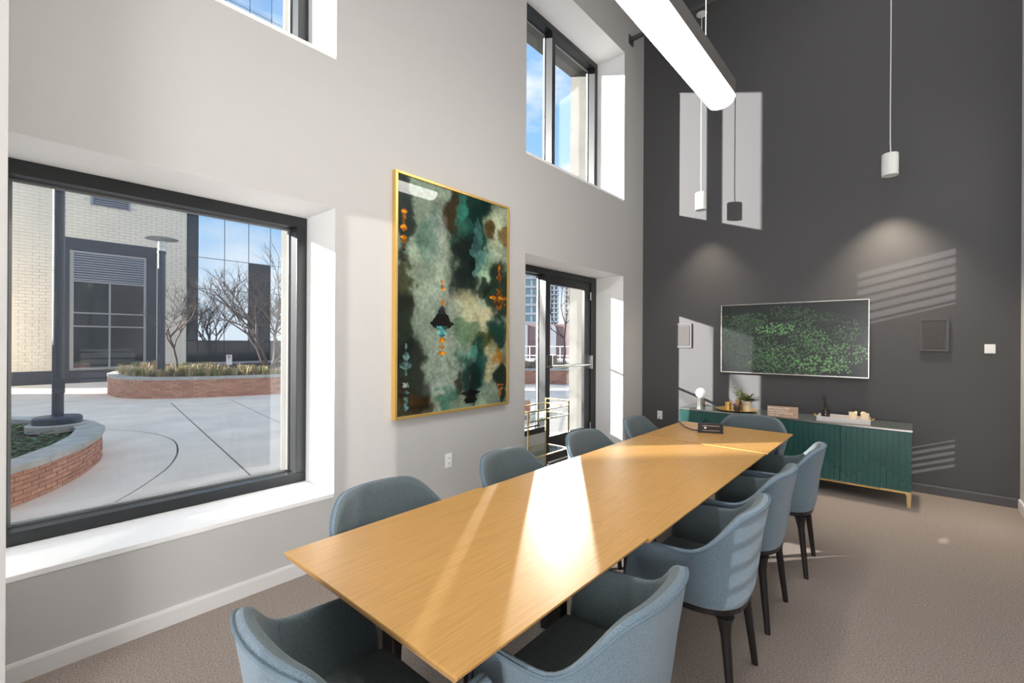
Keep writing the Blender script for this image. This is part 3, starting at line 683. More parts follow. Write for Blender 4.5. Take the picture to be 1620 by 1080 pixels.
def pot_plant(nm, label, loc, potprof, potm, zs, leaves):
    t = thing(nm, label, 'plant', loc)
    put('pot', fixn(lathe(potprof, 32)), potm, t, smooth=True, angle=40)
    put('soil', lathe([(.001, zs-.004), (potprof[-3][0]*.96, zs-.004), (potprof[-3][0]*.96, zs), (.001, zs)], 20), M_soil, t)
    for (az, el, L, w, m, off) in leaves:
        bm = NB(); d = Vector((math.cos(az)*math.cos(el), math.sin(az)*math.cos(el), math.sin(el)))
        leaf(bm, (off[0], off[1], zs-.002), d, L, w, .25)
        put('leaf', bm, m, t, smooth=True)
    return t
rnd = random.Random(11)
lv = [(rnd.random()*2*PI, rnd.uniform(.35, 1.35), rnd.uniform(.07, .12), .012, M_lf2 if k % 3 == 0 else mat('leaf_dry', (.33, .28, .10), .6, noise_scale=30, noise_amt=.3), (rnd.uniform(-.01, .01), rnd.uniform(-.01, .01))) for k in range(16)]
pot_plant('potted_succulent', 'small pinkish plant in a round charcoal pot on the gold tray', (1.392, 5.60, ZT+.005), [(.001, 0), (.026, 0), (.036, .018), (.036, .04), (.028, .056), (.025, .056), (.024, .045), (.001, .045)], M_dpot, .05, lv)
lv = [(rnd.random()*2*PI, rnd.uniform(.25, 1.3), rnd.uniform(.09, .15), .016, [M_lf, M_lfd, M_lf][k % 3], (rnd.uniform(-.015, .015), rnd.uniform(-.015, .015))) for k in range(26)]
wp = pot_plant('potted_succulent', 'spiky olive succulent in a tapered ivory pot on the gold tray', (1.478, 5.66, ZT+.005), [(.001, 0), (.040, 0), (.052, .115), (.048, .115), (.045, .1), (.001, .1)], M_wpot, .105, lv)
# lime sprig behind, in the ivory pot's neighbour
sg = thing('leafy_sprig', 'taller lime green leafy sprig standing behind the two pots', 'plant', (1.40, 5.72, ZT+.008))
put('pot', fixn(lathe([(.001, 0), (.024, 0), (.03, .05), (.027, .05), (.025, .04), (.001, .04)], 20)), M_gold, sg, smooth=True, angle=40)
for k in range(5):
    a = k*1.3; tip = Vector((.05*math.cos(a)-.01, .03*math.sin(a), .20+.03*(k % 3)))
    bm = NB(); tube(bm, [(0, 0, .03), tip*.5+Vector((0, 0, .02)), tip], .0022, 5); st = put('stem', bm, M_lf, sg)
    for j in range(9):
        s = .35+.65*j/8; p = tip*s; bm = NB(); az = rnd.random()*2*PI
        leaf(bm, p, (math.cos(az), math.sin(az), rnd.uniform(-.1, .8)), rnd.uniform(.025, .045), .011, .2, 4); put('leaf', bm, [M_lf3, M_lf, M_lf3][j % 3] if s > .6 else M_lf, st, smooth=True)
# sign
sgn = thing('notice_sign', 'small tan wooden notice about the meeting room table, white lettering', 'sign', (1.865, 5.50, ZT), math.radians(11))
M_tan = mat('tan_wood', (.46, .31, .215), .6, noise_scale=14, noise_amt=.12, stretch=(1, 8, 8))
bm = NB(); loft(bm, [[(-.14, -.012, .001), (.14, -.012, .001), (.14, .0, .001), (-.14, .0, .001)], [(-.14, .006, .108), (.14, .006, .108), (.14, .018, .108), (-.14, .018, .108)]]); put('board', fixn(bm), M_tan, sgn)
put('foot', bx(-.14, .14, -.02, .03, 0, .0045), M_tan, sgn)
M_txt = mat('white_lettering', (.92, .86, .78), .5)
DG = None
def text_mesh(name, body, size, mw, parent, m, ext=.0006, align='LEFT', spacing=1.0):
    c = bpy.data.curves.new(name, 'FONT'); c.body = body; c.size = size; c.extrude = ext; c.align_x = align; c.space_line = spacing; c.offset = size*.012
    tmp = bpy.data.objects.new(name+'_tmp', c); COL.objects.link(tmp); bpy.context.view_layer.update()
    me = bpy.data.meshes.new_from_object(tmp.evaluated_get(bpy.context.evaluated_depsgraph_get())); COL.objects.unlink(tmp); bpy.data.objects.remove(tmp)
    me.materials.clear(); me.materials.append(m); o = bpy.data.objects.new(name, me); COL.objects.link(o); o.parent = parent; o.matrix_local = mw
    return o
tilt = math.atan2(.107, .018)
for i, ln in enumerate(("Meeting Room Table", "Please Limit Use to", "3 Hour Unless Reserved", "Thank You")):
    z = .083-.0245*i; y = -.012+.018*(z/.107)-.0016
    text_mesh('lettering', ln, .0225, Matrix.Translation((-.130, y, z)) @ Matrix.Rotation(tilt, 4, 'X'), sgn, M_txt)
# white tray with bottle and candles
wt = thing('white_tray', 'long white lacquered tray with gold handles on the right of the sideboard', 'tray', (2.375, 5.62, ZT), math.radians(3))
M_tray = mat('white_lacquer', (.70, .68, .68), .25); M_blush = mat('blush_lining', (.62, .50, .44), .5)
w_, l_ = .215, .125
put('tray_base', bx(-w_, w_, -l_, l_, 0, .006), M_blush, wt)
for q in ((-w_, w_, -l_, -l_+.008), (-w_, w_, l_-.008, l_), (-w_, -w_+.008, -l_+.008, l_-.008), (w_-.008, w_, -l_+.008, l_-.008)):
    put('side', bx(q[0], q[1], q[2], q[3], .0061, .048, bev=.0015), M_tray, wt)
for s in (-1, 1):
    bm = NB(); tube(bm, [(s*(w_+.001), -.04, .035), (s*(w_+.022), -.04, .045), (s*(w_+.026), 0, .052), (s*(w_+.022), .04, .045), (s*(w_+.001), .04, .035)], .005, 8); put('handle', bm, M_gold, wt, smooth=True)
bt = thing('reed_diffuser', 'black glass diffuser bottle with dark reeds standing in the white tray', 'bottle', (2.225, 5.64, ZT+.0065))
put('bottle', fixn(lathe([(.001, 0), (.036, 0), (.038, .01), (.038, .055), (.030, .080), (.014, .096), (.0135, .115), (.016, .118), (.016, .124), (.009, .124), (.008, .10), (.001, .09)], 32)), mat('black_glass', (.012, .006, .005), .06, spec=.8), bt, smooth=True, angle=40)
for k, (dx, dy) in enumerate(((-.012, .0), (.004, .006), (-.03, .004), (-.018, -.006))):
    bm = NB(); tube(bm, [(0, 0, .095), (dx*1.0, dy, .235)], .0018, 5); put('reed', bm, M_leg, bt)
bk = thing('note_pad', 'small cream pad lying in the white tray before the candles', 'notepad', (2.33, 5.60, ZT+.0062), .1)
put('pages', bx(-.045, .045, -.03, .03, 0, .02), M_wpot, bk)
M_wax = mat('cream_wax', (.86, .72, .50), .55, emit=(1, .8, .5, .10))
for k, (x, y, lb) in enumerate(((2.452, 5.62, 'left cream pillar candle in the white tray, beside the notepad'), (2.545, 5.63, 'right cream pillar candle in the white tray, at the gold handle'))):
    c = thing('pillar_candle', lb, 'candle', (x, y, ZT+.0065), k*1.7, 'cream pillar candles')
    bm = NB(); n = 28
    rr = [[(.034*math.cos(2*PI*i/n), .034*math.sin(2*PI*i/n), z) for i in range(n)] for z in (0, .07)]
    wav = [.094+.006*math.sin(2*2*PI*i/n+k)+.003*math.sin(3*2*PI*i/n) for i in range(n)]
    rr += [[(.034*math.cos(2*PI*i/n), .034*math.sin(2*PI*i/n), wav[i]) for i in range(n)], [(.027*math.cos(2*PI*i/n), .027*math.sin(2*PI*i/n), wav[i]-.002) for i in range(n)], [(.02*math.cos(2*PI*i/n), .02*math.sin(2*PI*i/n), .078) for i in range(n)]]
    loft(bm, rr); put('wax', bm, M_wax, c, smooth=True, angle=50)
    bm = NB(); tube(bm, [(0, 0, .078), (.002, 0, .092)], .001, 5); put('wick', bm, M_leg, c)

# ============================================================ BAR CART by the door
bc = thing('bar_cart', 'open brass-framed bar cart with square posts beside the glass door', 'cart', (0, 0, 0))
cx0, cx1, cy0, cy1 = -.335, -.012, 3.56, 4.28; r = .006
for x, y in ((cx0, cy0), (cx1, cy0), (cx0, cy1), (cx1, cy1)):
    tall = .825 if y == cy1 else .775
    put('post', bx(x-r, x+r, y-r, y+r, .045, tall), M_brass, bc)
    wh = put('caster', fixn(NB()) if False else tube(NB(), [(x-.008, y, .0225), (x+.008, y, .0225)], .022, 14), M_black, bc)
for z in (.765, .665, .285):
    for x in (cx0, cx1): put('rail', bx(x-r, x+r, cy0+r, cy1-r, z-r, z+r), M_brass, bc)
    for y in (cy0, cy1): put('rail', bx(cx0+r, cx1-r, y-r, y+r, z-r, z+r), M_brass, bc)
put('handle_rail', bx(cx0+r, cx1-r, cy1-r, cy1+r, .812, .825), M_brass, bc)
M_shelf = thin_glass('shelf_glass', (.9, .95, .93), .12)
put('shelf', bx(cx0+.006, cx1-.006, cy0+.006, cy1-.006, .672, .678), M_shelf, bc)
put('shelf', bx(cx0+.006, cx1-.006, cy0+.006, cy1-.006, .292, .298), M_shelf, bc)

# ============================================================ EXTERIOR
M_conc = mat('concrete', (.90, .775, .64), .85, noise_scale=1.6, noise_amt=.09, bump=.05, bscale=60)
M_joint = mat('joint_dark', (.20, .19, .18), .95)
M_brick = [mat('red_brick_%s' % n, c, .85, noise_scale=25, noise_amt=.15) for n, c in (('a', (.58, .285, .19)), ('b', (.64, .33, .22)), ('c', (.50, .245, .165)))]
M_mortar = mat('mortar', (.55, .47, .42), .9)
M_cope = mat('limestone_coping', (.50, .48, .43), .85, noise_scale=7, noise_amt=.16)
M_bb = mat('beige_brick', (.76, .70, .59), .85, noise_scale=1.3, noise_amt=.05); M_bbm = mat('beige_mortar', (.66, .61, .52), .9)
M_blue = mat('slate_cladding', (.035, .045, .065), .5); M_louv = mat('louvre_metal', (.30, .32, .36), .5, metal=.2)
M_mir = mat('mirror_glazing', (.62, .72, .80), .02, metal=1); M_dkglass = mat('dark_glazing', (.02, .032, .045), .08, spec=.45)
M_post = mat('navy_steel', (.045, .06, .085), .4)
# ground: base + slabs cut by joints
put('ground', bx(-90, -.86, -40, 110, -.12, -.012), mat('ground_concrete', (.52, .49, .465), .9, noise_scale=.4, noise_amt=.08), kind='structure')
P1 = [(-9.2, -.9), (-8.4, .25), (-7.09, 1.21), (-6.3, 1.62), (-5.38, 1.76), (-4.5, 1.64), (-3.7, 1.39), (-3.07, 1.07), (-2.6, .77), (-2.25, .45), (-1.9, -.1), (-1.7, -1.2)]
P2 = [(-16.5, .3), (-14.6, .75), (-13.2, 1.0), (-11.9, 1.28), (-10.8, 2.0), (-10.15, 3.0), (-9.75, 4.2), (-9.5, 5.6), (-8.9, 7.5), (-7.6, 9.8), (-6.2, 11.4), (-5.0, 12.6)]
def smooth(pts, k=6):
    out = []
    for i in range(len(pts)-1):
        p0 = Vector(pts[max(i-1, 0)]); p1 = Vector(pts[i]); p2 = Vector(pts[i+1]); p3 = Vector(pts[min(i+2, len(pts)-1)])
        for j in range(k):
            t = j/k; out.append(.5*((2*p1)+(-p0+p2)*t+(2*p0-5*p1+4*p2-p3)*t*t+(-p0+3*p1-3*p2+p3)*t**3))
    out.append(Vector(pts[-1])); return out
P1s, P2s = smooth(P1, 4), smooth(P2, 4)
segs = [P1s, P2s, [(-10.8, 1.7), (-7.085, 1.29)], [(-10.05, 2.75), (-2.387, 1.85), (-.87, 1.67)], [(-9.85, 3.9), (-5.36, 3.37), (-.87, 2.84)], [(-4.75, .4), (-4.6, .884), (-4.505, 1.64)], [(-3.35, -.2), (-3.19, .32), (-2.83, .92)],
        [(-2.387, 1.85), (-2.25, .45)], [(-.87, 5.0), (-9.6, 5.0)], [(-.87, 7.2), (-9.0, 7.2)], [(-.87, 9.6), (-7.7, 9.6)], [(-5.36, 3.37), (-5.2, 9.6)], [(-13.2, 1.0), (-13.4, -4)], [(-11, -4), (-9.2, -.9)], [(-3, 3.1), (-2.9, 12.5)]]
box_ = [(-18.3, -4), (-.87, -4), (-.87, 12.6), (-18.3, 12.6), (-18.3, -4)]
vs, es = [], []
def add_pl(pl):
    b0 = len(vs)
    for p in pl: vs.append(Vector((p[0], p[1])))
    for i in range(len(pl)-1): es.append((b0+i, b0+i+1))
def ext(pl, d=.3):
    a, b = Vector(pl[0]), Vector(pl[1]); c, e_ = Vector(pl[-2]), Vector(pl[-1])
    return [a+(a-b).normalized()*d]+[Vector(p) for p in pl]+[e_+(e_-c).normalized()*d]
for s in segs[:2]+[ext(q) for q in segs[2:]]+[box_]: add_pl(s)
cv, ce, cf, ov, oe, of_ = geometry.delaunay_2d_cdt(vs, es, [], 0, 1e-4)
cons = {tuple(sorted(e)) for e, o in zip(ce, oe) if o}
adj = {}
for i, f in enumerate(cf):
    for a, b in zip(f, f[1:]+f[:1]): adj.setdefault(tuple(sorted((a, b))), []).append(i)
lab = [-1]*len(cf); nreg = 0
for i in range(len(cf)):
    if lab[i] >= 0: continue
    st = [i]; lab[i] = nreg
    while st:
        k = st.pop(); f = cf[k]
        for a, b in zip(f, f[1:]+f[:1]):
            ed = tuple(sorted((a, b)))
            if ed in cons: continue
            for j in adj[ed]:
                if lab[j] < 0: lab[j] = nreg; st.append(j)
    nreg += 1
pav = thing('pavement', None, None); pav['kind'] = 'structure'
put('joint_filler', bx(-18.3, -.87, -4, 12.6, -.0119, -.0117), M_joint, pav)
for k in range(nreg):
    fs = [cf[i] for i in range(len(cf)) if lab[i] == k]
    bm = NB(); vm = {}
    for f in fs:
        for v in f:
            if v not in vm: vm[v] = bm.verts.new((cv[v].x, cv[v].y, 0))
        try: bm.faces.new([vm[v] for v in f])
        except ValueError: pass
    if not bm.faces: bm.free(); continue
    c = sum((v.co for v in bm.verts), Vector())/len(bm.verts)
    bmesh.ops.recalc_face_normals(bm, faces=bm.faces[:])
    if bm.faces[0].normal.z < 0: bmesh.ops.reverse_faces(bm, faces=bm.faces[:])
    res = bmesh.ops.inset_region(bm, faces=bm.faces[:], thickness=.011, depth=0, use_even_offset=True, use_boundary=True)
    bmesh.ops.delete(bm, geom=res['faces'], context='FACES')
    ex = bmesh.ops.extrude_face_region(bm, geom=bm.faces[:])
    for v in ex['geom']:
        if isinstance(v, bmesh.types.BMVert): v.co.z = .0
    for v in bm.verts:
        if v not in ex['geom']: v.co.z = -.0118
    fixn(bm)
    put('paving_slab', bm, M_conc, pav)

def resample(pl, step):
    pts = [Vector((p[0], p[1])) for p in pl]; L = [0]
    for a, b in zip(pts, pts[1:]): L.append(L[-1]+(b-a).length)
    n = max(1, int(L[-1]/step)); out = []
    for k in range(n+1):
        s = L[-1]*k/n; i = max(j for j in range(len(L)) if L[j] <= s+1e-9); i = min(i, len(pts)-2)
        t = (s-L[i])/max(1e-9, L[i+1]-L[i]); out.append(pts[i].lerp(pts[i+1], t))
    return out
def offset(pl, d):
    out = []
    for i, p in enumerate(pl):
        a = pl[max(0, i-1)]; b = pl[min(len(pl)-1, i+1)]; t = (b-a).normalized(); out.append(p+Vector((-t.y, t.x))*d)
    return out
def brick_mesh(bm, a, b, c, d, z0, z1, mi=0):
    v = [bm.verts.new((p.x, p.y, z)) for z in (z0, z1) for p in (a, b, c, d)]
    for f in ((3, 2, 1, 0), (4, 5, 6, 7), (0, 1, 5, 4), (1, 2, 6, 5), (2, 3, 7, 6), (3, 0, 4, 7)): bm.faces.new([v[i] for i in f]).material_index = mi
def planter(label, face, back, H, cope_h, rows, bl, single, cope_w, cope_len, out=1, fill_z=None):
    """face: outer wall line (outside on the right of travel when out=1)"""
    t = thing('brick_planter', label, 'planter')
    fl = resample(face, .12); inner = offset(fl, .20*out); full = [p for p in fl]+[Vector(p) for p in back]
    bm = NB()
    core = offset(fl, .012*out)
    for i in range(len(fl)-1): brick_mesh(bm, core[i], core[i+1], inner[i+1], inner[i], -.01, H-cope_h-.001)
    put('mortar_core', fixn(bm), M_mortar, t)
    rh = (H-cope_h)/rows; cnt = 0; jb = NB()
    for r in range(rows):
        ln = resample(face, bl/2); st = r % 2
        i = st
        while i+2 <= len(ln)-1:
            a, m_, b = ln[i], ln[i+1], ln[i+2]; tdir = (b-a).normalized(); nrm = Vector((-tdir.y, tdir.x))*out
            g = tdir*.004; pr = random.uniform(-.003, .003)
            A = a+g-nrm*pr*1; B = b-g-nrm*pr; Cc = b-g+nrm*.03; Dd = a+g+nrm*.03
            z0 = r*rh+.003; z1 = (r+1)*rh-.003
            if single and cnt < 290:
                bb_ = NB(); brick_mesh(bb_, A, B, Cc, Dd, z0, z1); put('brick', fixn(bb_), M_brick[random.choice((0, 0, 1, 2))], t); cnt += 1
            else: brick_mesh(jb, A, B, Cc, Dd, z0, z1, random.choice((0, 0, 1, 2)))
            i += 2
    if len(jb.verts): put('bricks', fixn(jb), M_brick, t, kind='stuff')
    else: jb.free()
    cl = resample(face, cope_len); co = offset(cl, -.03*out); ci = offset(cl, cope_w*out)
    for i in range(len(cl)-1):
        bm = NB(); sub = 4; 
        for k in range(1):
            td = (cl[i+1]-cl[i]).normalized()*.003
            brick_mesh(bm, co[i]+td, co[i+1]-td, ci[i+1]-td, ci[i]+td, H-cope_h, H)
        put('coping_stone', fixn(bm), M_cope, t)
    bm = NB(); poly = [(p.x, p.y) for p in inner]+[tuple(p) for p in back]
    vv = [bm.verts.new((x, y, fill_z or H-.08)) for x, y in poly]; f = bm.faces.new(vv)
    bmesh.ops.triangulate(bm, faces=[f]); put('soil', fixn(bm), M_soil, t)
    return t
F1 = smooth([(-2.2, -1.6), (-2.45, -.6), (-3.04, .13), (-3.65, .53), (-4.12, .73), (-4.8, .92), (-5.5, .90), (-6.2, .66), (-6.9, .15), (-7.4, -.7), (-7.6, -1.6)], 4)[::-1]
F1 = F1[::-1]
planter('round brick planter with stone coping close outside the big window, left', F1, [(-7.3, -2.6), (-2.5, -2.6)], .36, .06, 7, .17, True, .24, .55, out=-1 if False else 1)
F2 = smooth([(-16.3, 3.6), (-15.6, 2.7), (-14.05, 2.13), (-12.7, 2.06), (-11.94, 2.24), (-11.35, 2.68), (-10.8, 3.54), (-10.45, 4.6), (-10.2, 5.6), (-9.5, 7.6), (-8.2, 10.2), (-7.29, 12.3), (-6.13, 13.5), (-4.5, 14.8)], 5)
planter('long curved brick planter with dry grasses across the courtyard', F2, [(-4.5, 18), (-14, 18), (-16.3, 9)], .53, .07, 9, .20, False, .26, .9, out=1, fill_z=.47)

# ivy in planter 1
M_ivy = [mat('ivy_a', (.05, .13, .035), .5, noise_scale=20, noise_amt=.3), mat('ivy_b', (.09, .20, .05), .5, noise_scale=20, noise_amt=.3)]
bm = NB(); rn = random.Random(4)
while len(bm.verts) < 38000:
    a = rn.random()*2*PI; rr_ = math.sqrt(rn.random()); x = -5.0+2.35*rr_*math.cos(a); y = -1.0+1.62*rr_*math.sin(a)
    if y < -1.9 or abs(x+5.35) < .25 and abs(y-.35) < .3: continue
    z = .29+rn.random()*.13*(1-rr_**4)
    az = rn.random()*2*PI; s = len(bm.faces)
    leaf(bm, (x, y, z), (math.cos(az), math.sin(az), rn.uniform(-.1, .6)), rn.uniform(.05, .09), .022, .3, 3)
    mi = rn.randint(0, 1); bm.faces.ensure_lookup_table()
    for f in bm.faces[s:]: f.material_index = mi
put('ivy', bm, M_ivy, None, label='low dark green ground cover filling the near brick planter', cat='ground cover', kind='stuff')
# dry grasses in planter 2
M_gr = [mat('straw', (.50, .40, .22), .8), mat('olive_grass', (.27, .28, .10), .8), mat('tan_grass', (.38, .29, .17), .8)]
bm = NB(); line = resample(F2, .3)
for i, p in enumerate(line):
    td = (line[min(i+1, len(line)-1)]-line[max(i-1, 0)]).normalized(); nr = Vector((-td.y, td.x))
    for k in range(5):
        c = p+nr*(.36+k*.45+rn.uniform(-.12, .12))+td*rn.uniform(-.15, .15); tall = rn.uniform(.20, .42)
        mi = rn.choice((0, 0, 1, 2))
        for b in range(26):
            az = rn.random()*2*PI; o = rn.uniform(.02, .16); h = tall*rn.uniform(.6, 1.1); w = .008
            b0 = Vector((c.x+o*.4*math.cos(az), c.y+o*.4*math.sin(az), .46)); m1 = b0+Vector((math.cos(az)*o*.6, math.sin(az)*o*.6, h*.75)); t1 = b0+Vector((math.cos(az)*(o+.18), math.sin(az)*(o+.18), h*.8))
            sd = Vector((-math.sin(az), math.cos(az), 0))*w
            v = [bm.verts.new(q) for q in (b0-sd, b0+sd, m1+sd, m1-sd, t1)]
            bm.faces.new(v[:4]).material_index = mi; bm.faces.new((v[3], v[2], v[4])).material_index = mi
put('dry_grass', bm, M_gr, None, label='tufts of straw coloured ornamental grass in the long planter', cat='grass', kind='stuff')

# lamp posts
def lamp_post(x, y, z0, top, r, label, flange=True):
    t = thing('lamp_post', label, 'lamp post', (x, y, z0))
    H = top-z0
    put('pole', lathe([(r, 0), (r*.96, H-.42), (.001, H-.42)] if False else [(r, .0), (r, H-.42)], 20), M_post, t, smooth=True, angle=50)
    if flange: put('footing', lathe([(.30, -.06), (.30, .02), (.001, .02)][:2]+[(.29, .03)], 28), M_cope, t, smooth=True, angle=40); put('flange', lathe([(.24, .031), (.24, .10), (.22, .12), (r+.001, .125)], 28), M_post, t, smooth=True, angle=40)
    put('access_cover', bx(r*.6, r+.03, -.06, .06, .42, .62, bev=.005), M_post, t)
    put('lantern_base', lathe([(r*1.15, H-.419), (r*1.15, H-.36)], 20), M_post, t)
    put('lantern_glass', lathe([(r*.95, H-.359), (r*.95, H-.10)], 20), mat('lantern_glass', (.75, .76, .72), .2), t, smooth=True, angle=50)
    put('lantern_rings', lathe([(r*1.1, H-.26), (r*1.1, H-.24), (r*.96, H-.235)], 20), M_steel, t)
    put('disc_hood', lathe([(.05, H-.10), (.36, H-.05), (.37, H-.035), (.36, H-.03), (.02, H)], 36), mat('hood_grey', (.30, .33, .33), .4), t, smooth=True, angle=40)
    return t
lamp_post(-5.45, .56, .36, 4.6, .058, 'thick navy lamp post rising from the near round planter')
lamp_post(-12.0, 2.93, .5, 4.17, .085, 'lamp post with a flat disc hood standing in the long planter', False)

# ---- bare trees
M_bark = mat('bare_bark', (.15, .12, .11), .9, noise_scale=30, noise_amt=.25)
def tree(loc, H, stems, spread, depth, label, seed, r0=.05, lean=0.25, group=None):
    rn = random.Random(seed); t = thing('bare_tree', label, 'tree', loc, 0, group)
    trunk = NB(); tw = NB()
    def grow(bm, p, d, L, r, lv):
        pts = [p]; n = 4
        for i in range(n):
            d = (d+Vector((rn.uniform(-1, 1), rn.uniform(-1, 1), rn.uniform(-.3, .8)))*.22).normalized(); pts.append(pts[-1]+d*L/n)
        tube(bm, pts, r, 5 if lv < 2 else 4 if lv < 3 else 3, taper=.55, cap=False)
        if lv >= depth: return
        for k in range(rn.randint(3, 4) if lv else 4):
            q = pts[rn.randint(2, n)]; nd = (d*.75+Vector((rn.uniform(-1, 1), rn.uniform(-1, 1), rn.uniform(-.35, .9)))*spread).normalized()
            grow(tw, q, nd, L*rn.uniform(.5, .78), r*.55, lv+1)
    for s in range(stems):
        a = 2*PI*s/stems+rn.random(); grow(trunk, Vector((0, 0, 0)), Vector((math.cos(a)*lean, math.sin(a)*lean, 1)).normalized(), H*.42, r0, 0)
    put('trunk', trunk, M_bark, t); put('branches', tw, M_bark, t)
    return t
tree((-14.2, 3.75, .47), 3.6, 1, .8, 4, 'thin bare sapling right of the lamp post in the long planter', 3, .05, .1)
tree((-12.3, 5.75, .47), 3.9, 5, .9, 4, 'many-stemmed bare shrub tree at the right of the courtyard view', 5, .05, .5)
tree((-13.6, 7.3, .47), 3.9, 4, .9, 4, 'bare shrub tree deeper in the planter, by the mirrored facade', 8, .05, .4)
tree((-7.9, 15.45, .45), 5.6, 1, .75, 4, 'slender bare tree seen through the glass door', 12, .042, .05)
tree((-8.3, -5.3, 0), 7.8, 1, 1.0, 2, 'bare tree standing outside to the left, shading the windows', 15, .06, .05)
# sign in planter
ps = thing('park_sign', 'small white notice on a thin post among the grasses', 'sign', (-12.45, 4.66, .46), math.radians(66))
put('post', bx(-.015, .015, .004, .03, 0, .5), M_steel, ps)
put('panel', bx(-.075, .075, -.004, .004, .28, .58, bev=.001), M_plate, ps)
bm = NB(); lathe([(.032, 0), (.042, 0), (.042, .002), (.032, .002)], 24, bm=bm); bmesh.ops.delete(bm, geom=[f for f in bm.faces if len(f.verts) > 4], context='FACES')
o = put('red_ring', bm, mat('sign_red', (.6, .05, .05), .5), ps); o.rotation_euler = (PI/2, 0, 0); o.location = (0, -.0042, .52)
put('black_mark', bx(-.014, .014, -.0062, -.0042, .50, .54), M_black, ps); put('black_mark', bx(-.01, .01, -.0062, -.0042, .43, .445), M_black, ps)

# ---- brick building across the courtyard
BX = -18.5
bl = thing('brick_building', 'pale brick building with a louvred window bay across the courtyard', 'building')
BAND = (1.42, 4.05, .0, 4.92)    # slate surround y0,y1,z0,z1
put('wall', bx(BX-6, BX, -1.0, 5.0, .42, 9.5), M_bbm, bl)
put('plinth', bx(BX-6, BX+.06, -1.0, 5.0, -.01, .42), M_blue, bl)
bm = NB(); z = .425; row = 0
while z < 8.4:
    y = -1.0+(.153 if row % 2 else 0)
    while y < 5.0:
        y1 = min(y+.300, 5.0)
        if not (BAND[0]-.02 < (y+y1)/2 < BAND[1]+.02 and z < BAND[3]-.05) and not (2.2 < (y+y1)/2 < 3.3 and 6.1 < z < 6.75):
            box(bm, BX+.001, BX+.018+random.uniform(0, .004), y+.004, y1-.004, z+.003, z+.101)
        y += .306
    z += .104; row += 1
put('bricks', bm, M_bb, bl, kind='stuff')
ba = put('window_surround', bx(BX+.001, BX+.03, BAND[0], 1.70, .42, BAND[3]), M_blue, bl)
put('window_surround', bx(BX+.001, BX+.03, 3.76, BAND[1], .42, BAND[3]), M_blue, bl)
put('window_surround', bx(BX+.001, BX+.03, 1.70, 3.76, 4.50, BAND[3]), M_blue, bl)
def louvre_panel(y0, y1, z0, z1, n):
    lv_ = put('louvre_frame', bx(BX+.0005, BX+.012, y0, y1, z0, z1), M_blue, bl)
    for q in ((y0, y0+.05, z0, z1), (y1-.05, y1, z0, z1), (y0+.05, y1-.05, z1-.05, z1)): put('frame_bar', bx(BX+.013, BX+.06, *q), M_louv, lv_)
    for k in range(n):
        zz = z0+(k+.5)*(z1-z0-.05)/n; bm = NB(); hh = (z1-z0)/n*.36
        loft(bm, [[(BX+.02, y0+.05, zz+hh), (BX+.055, y0+.05, zz-hh*.7), (BX+.052, y0+.05, zz-hh), (BX+.016, y0+.05, zz+hh*.7)], [(BX+.02, y1-.05, zz+hh), (BX+.055, y1-.05, zz-hh*.7), (BX+.052, y1-.05, zz-hh), (BX+.016, y1-.05, zz+hh*.7)]])
        put('louvre_slat', fixn(bm), M_louv, lv_)
louvre_panel(1.75, 3.72, 3.50, 4.47, 11); louvre_panel(2.22, 3.28, 6.12, 6.72, 7)
wf = put('window_glass', bx(BX+.001, BX+.01, 1.75, 3.72, .46, 3.49), M_dkglass, bl)
for q in ((1.75, 1.80, .46, 3.49), (3.67, 3.72, .46, 3.49), (2.70, 2.75, .46, 3.49)): put('mullion', bx(BX+.011, BX+.05, *q), M_louv, wf)
for z in (.46, 1.90, 2.36, 3.44): put('transom', bx(BX+.0115, BX+.048, 1.80, 3.67, z, z+.045), M_louv, wf)
# mirrored curtain wall
cw = thing('glass_office_building', 'mirror-glass office facade reflecting blue sky beyond the brick wall', 'building')
put('core', bx(BX-6, BX-.05, 5.0, 8.6, 0, 22), M_blue, cw)
put('ledge', bx(BX-.04, BX+.15, 5.01, 8.6, .50, .58), M_louv, cw)
put('base_wall', bx(BX-.04, BX+.02, 5.01, 8.6, 0, .499), M_blue, cw)
ys_ = [5.02, 5.38, 6.31, 7.22, 8.1, 8.6]; zs_ = [.60, 1.45, 3.53, 4.78, 6.6, 8.4, 10.2, 12.0, 13.8, 15.6, 17.4, 19.2, 21]
for i in range(len(ys_)-1):
    for j in range(len(zs_)-1):
        mm = M_mir
        if i == 0 or i == 3 and j < 3 or (j == 0): mm = M_dkglass  # dark panes stand in for the dark buildings mirrored in the glass
        put('glass_panel', bx(BX-.02, BX, ys_[i]+.012, ys_[i+1]-.012, zs_[j]+.012, zs_[j+1]-.012), mm, cw)
# shading block added out of view on the left (keeps the low sun off the nearer half of the room)
ow = thing('brick_building', 'tall pale sun-blocking mass added out of view left of the courtyard', 'building')
put('wall', bx(-14, -8, -34, -14.4, 0, 13), M_bb, ow)
lp_ = thing('paving_shade_block', 'low pale block added out of view to the left, shading the courtyard paving', 'building')  # added out of view to keep the low sun off the paving
put('wall', bx(-16.0, -14, -14.4, -.5, 0, 4.3), M_bb, lp_); put('roof', bx(-16.1, -13.9, -14.4, -.45, 4.31, 4.4), M_louv, lp_)
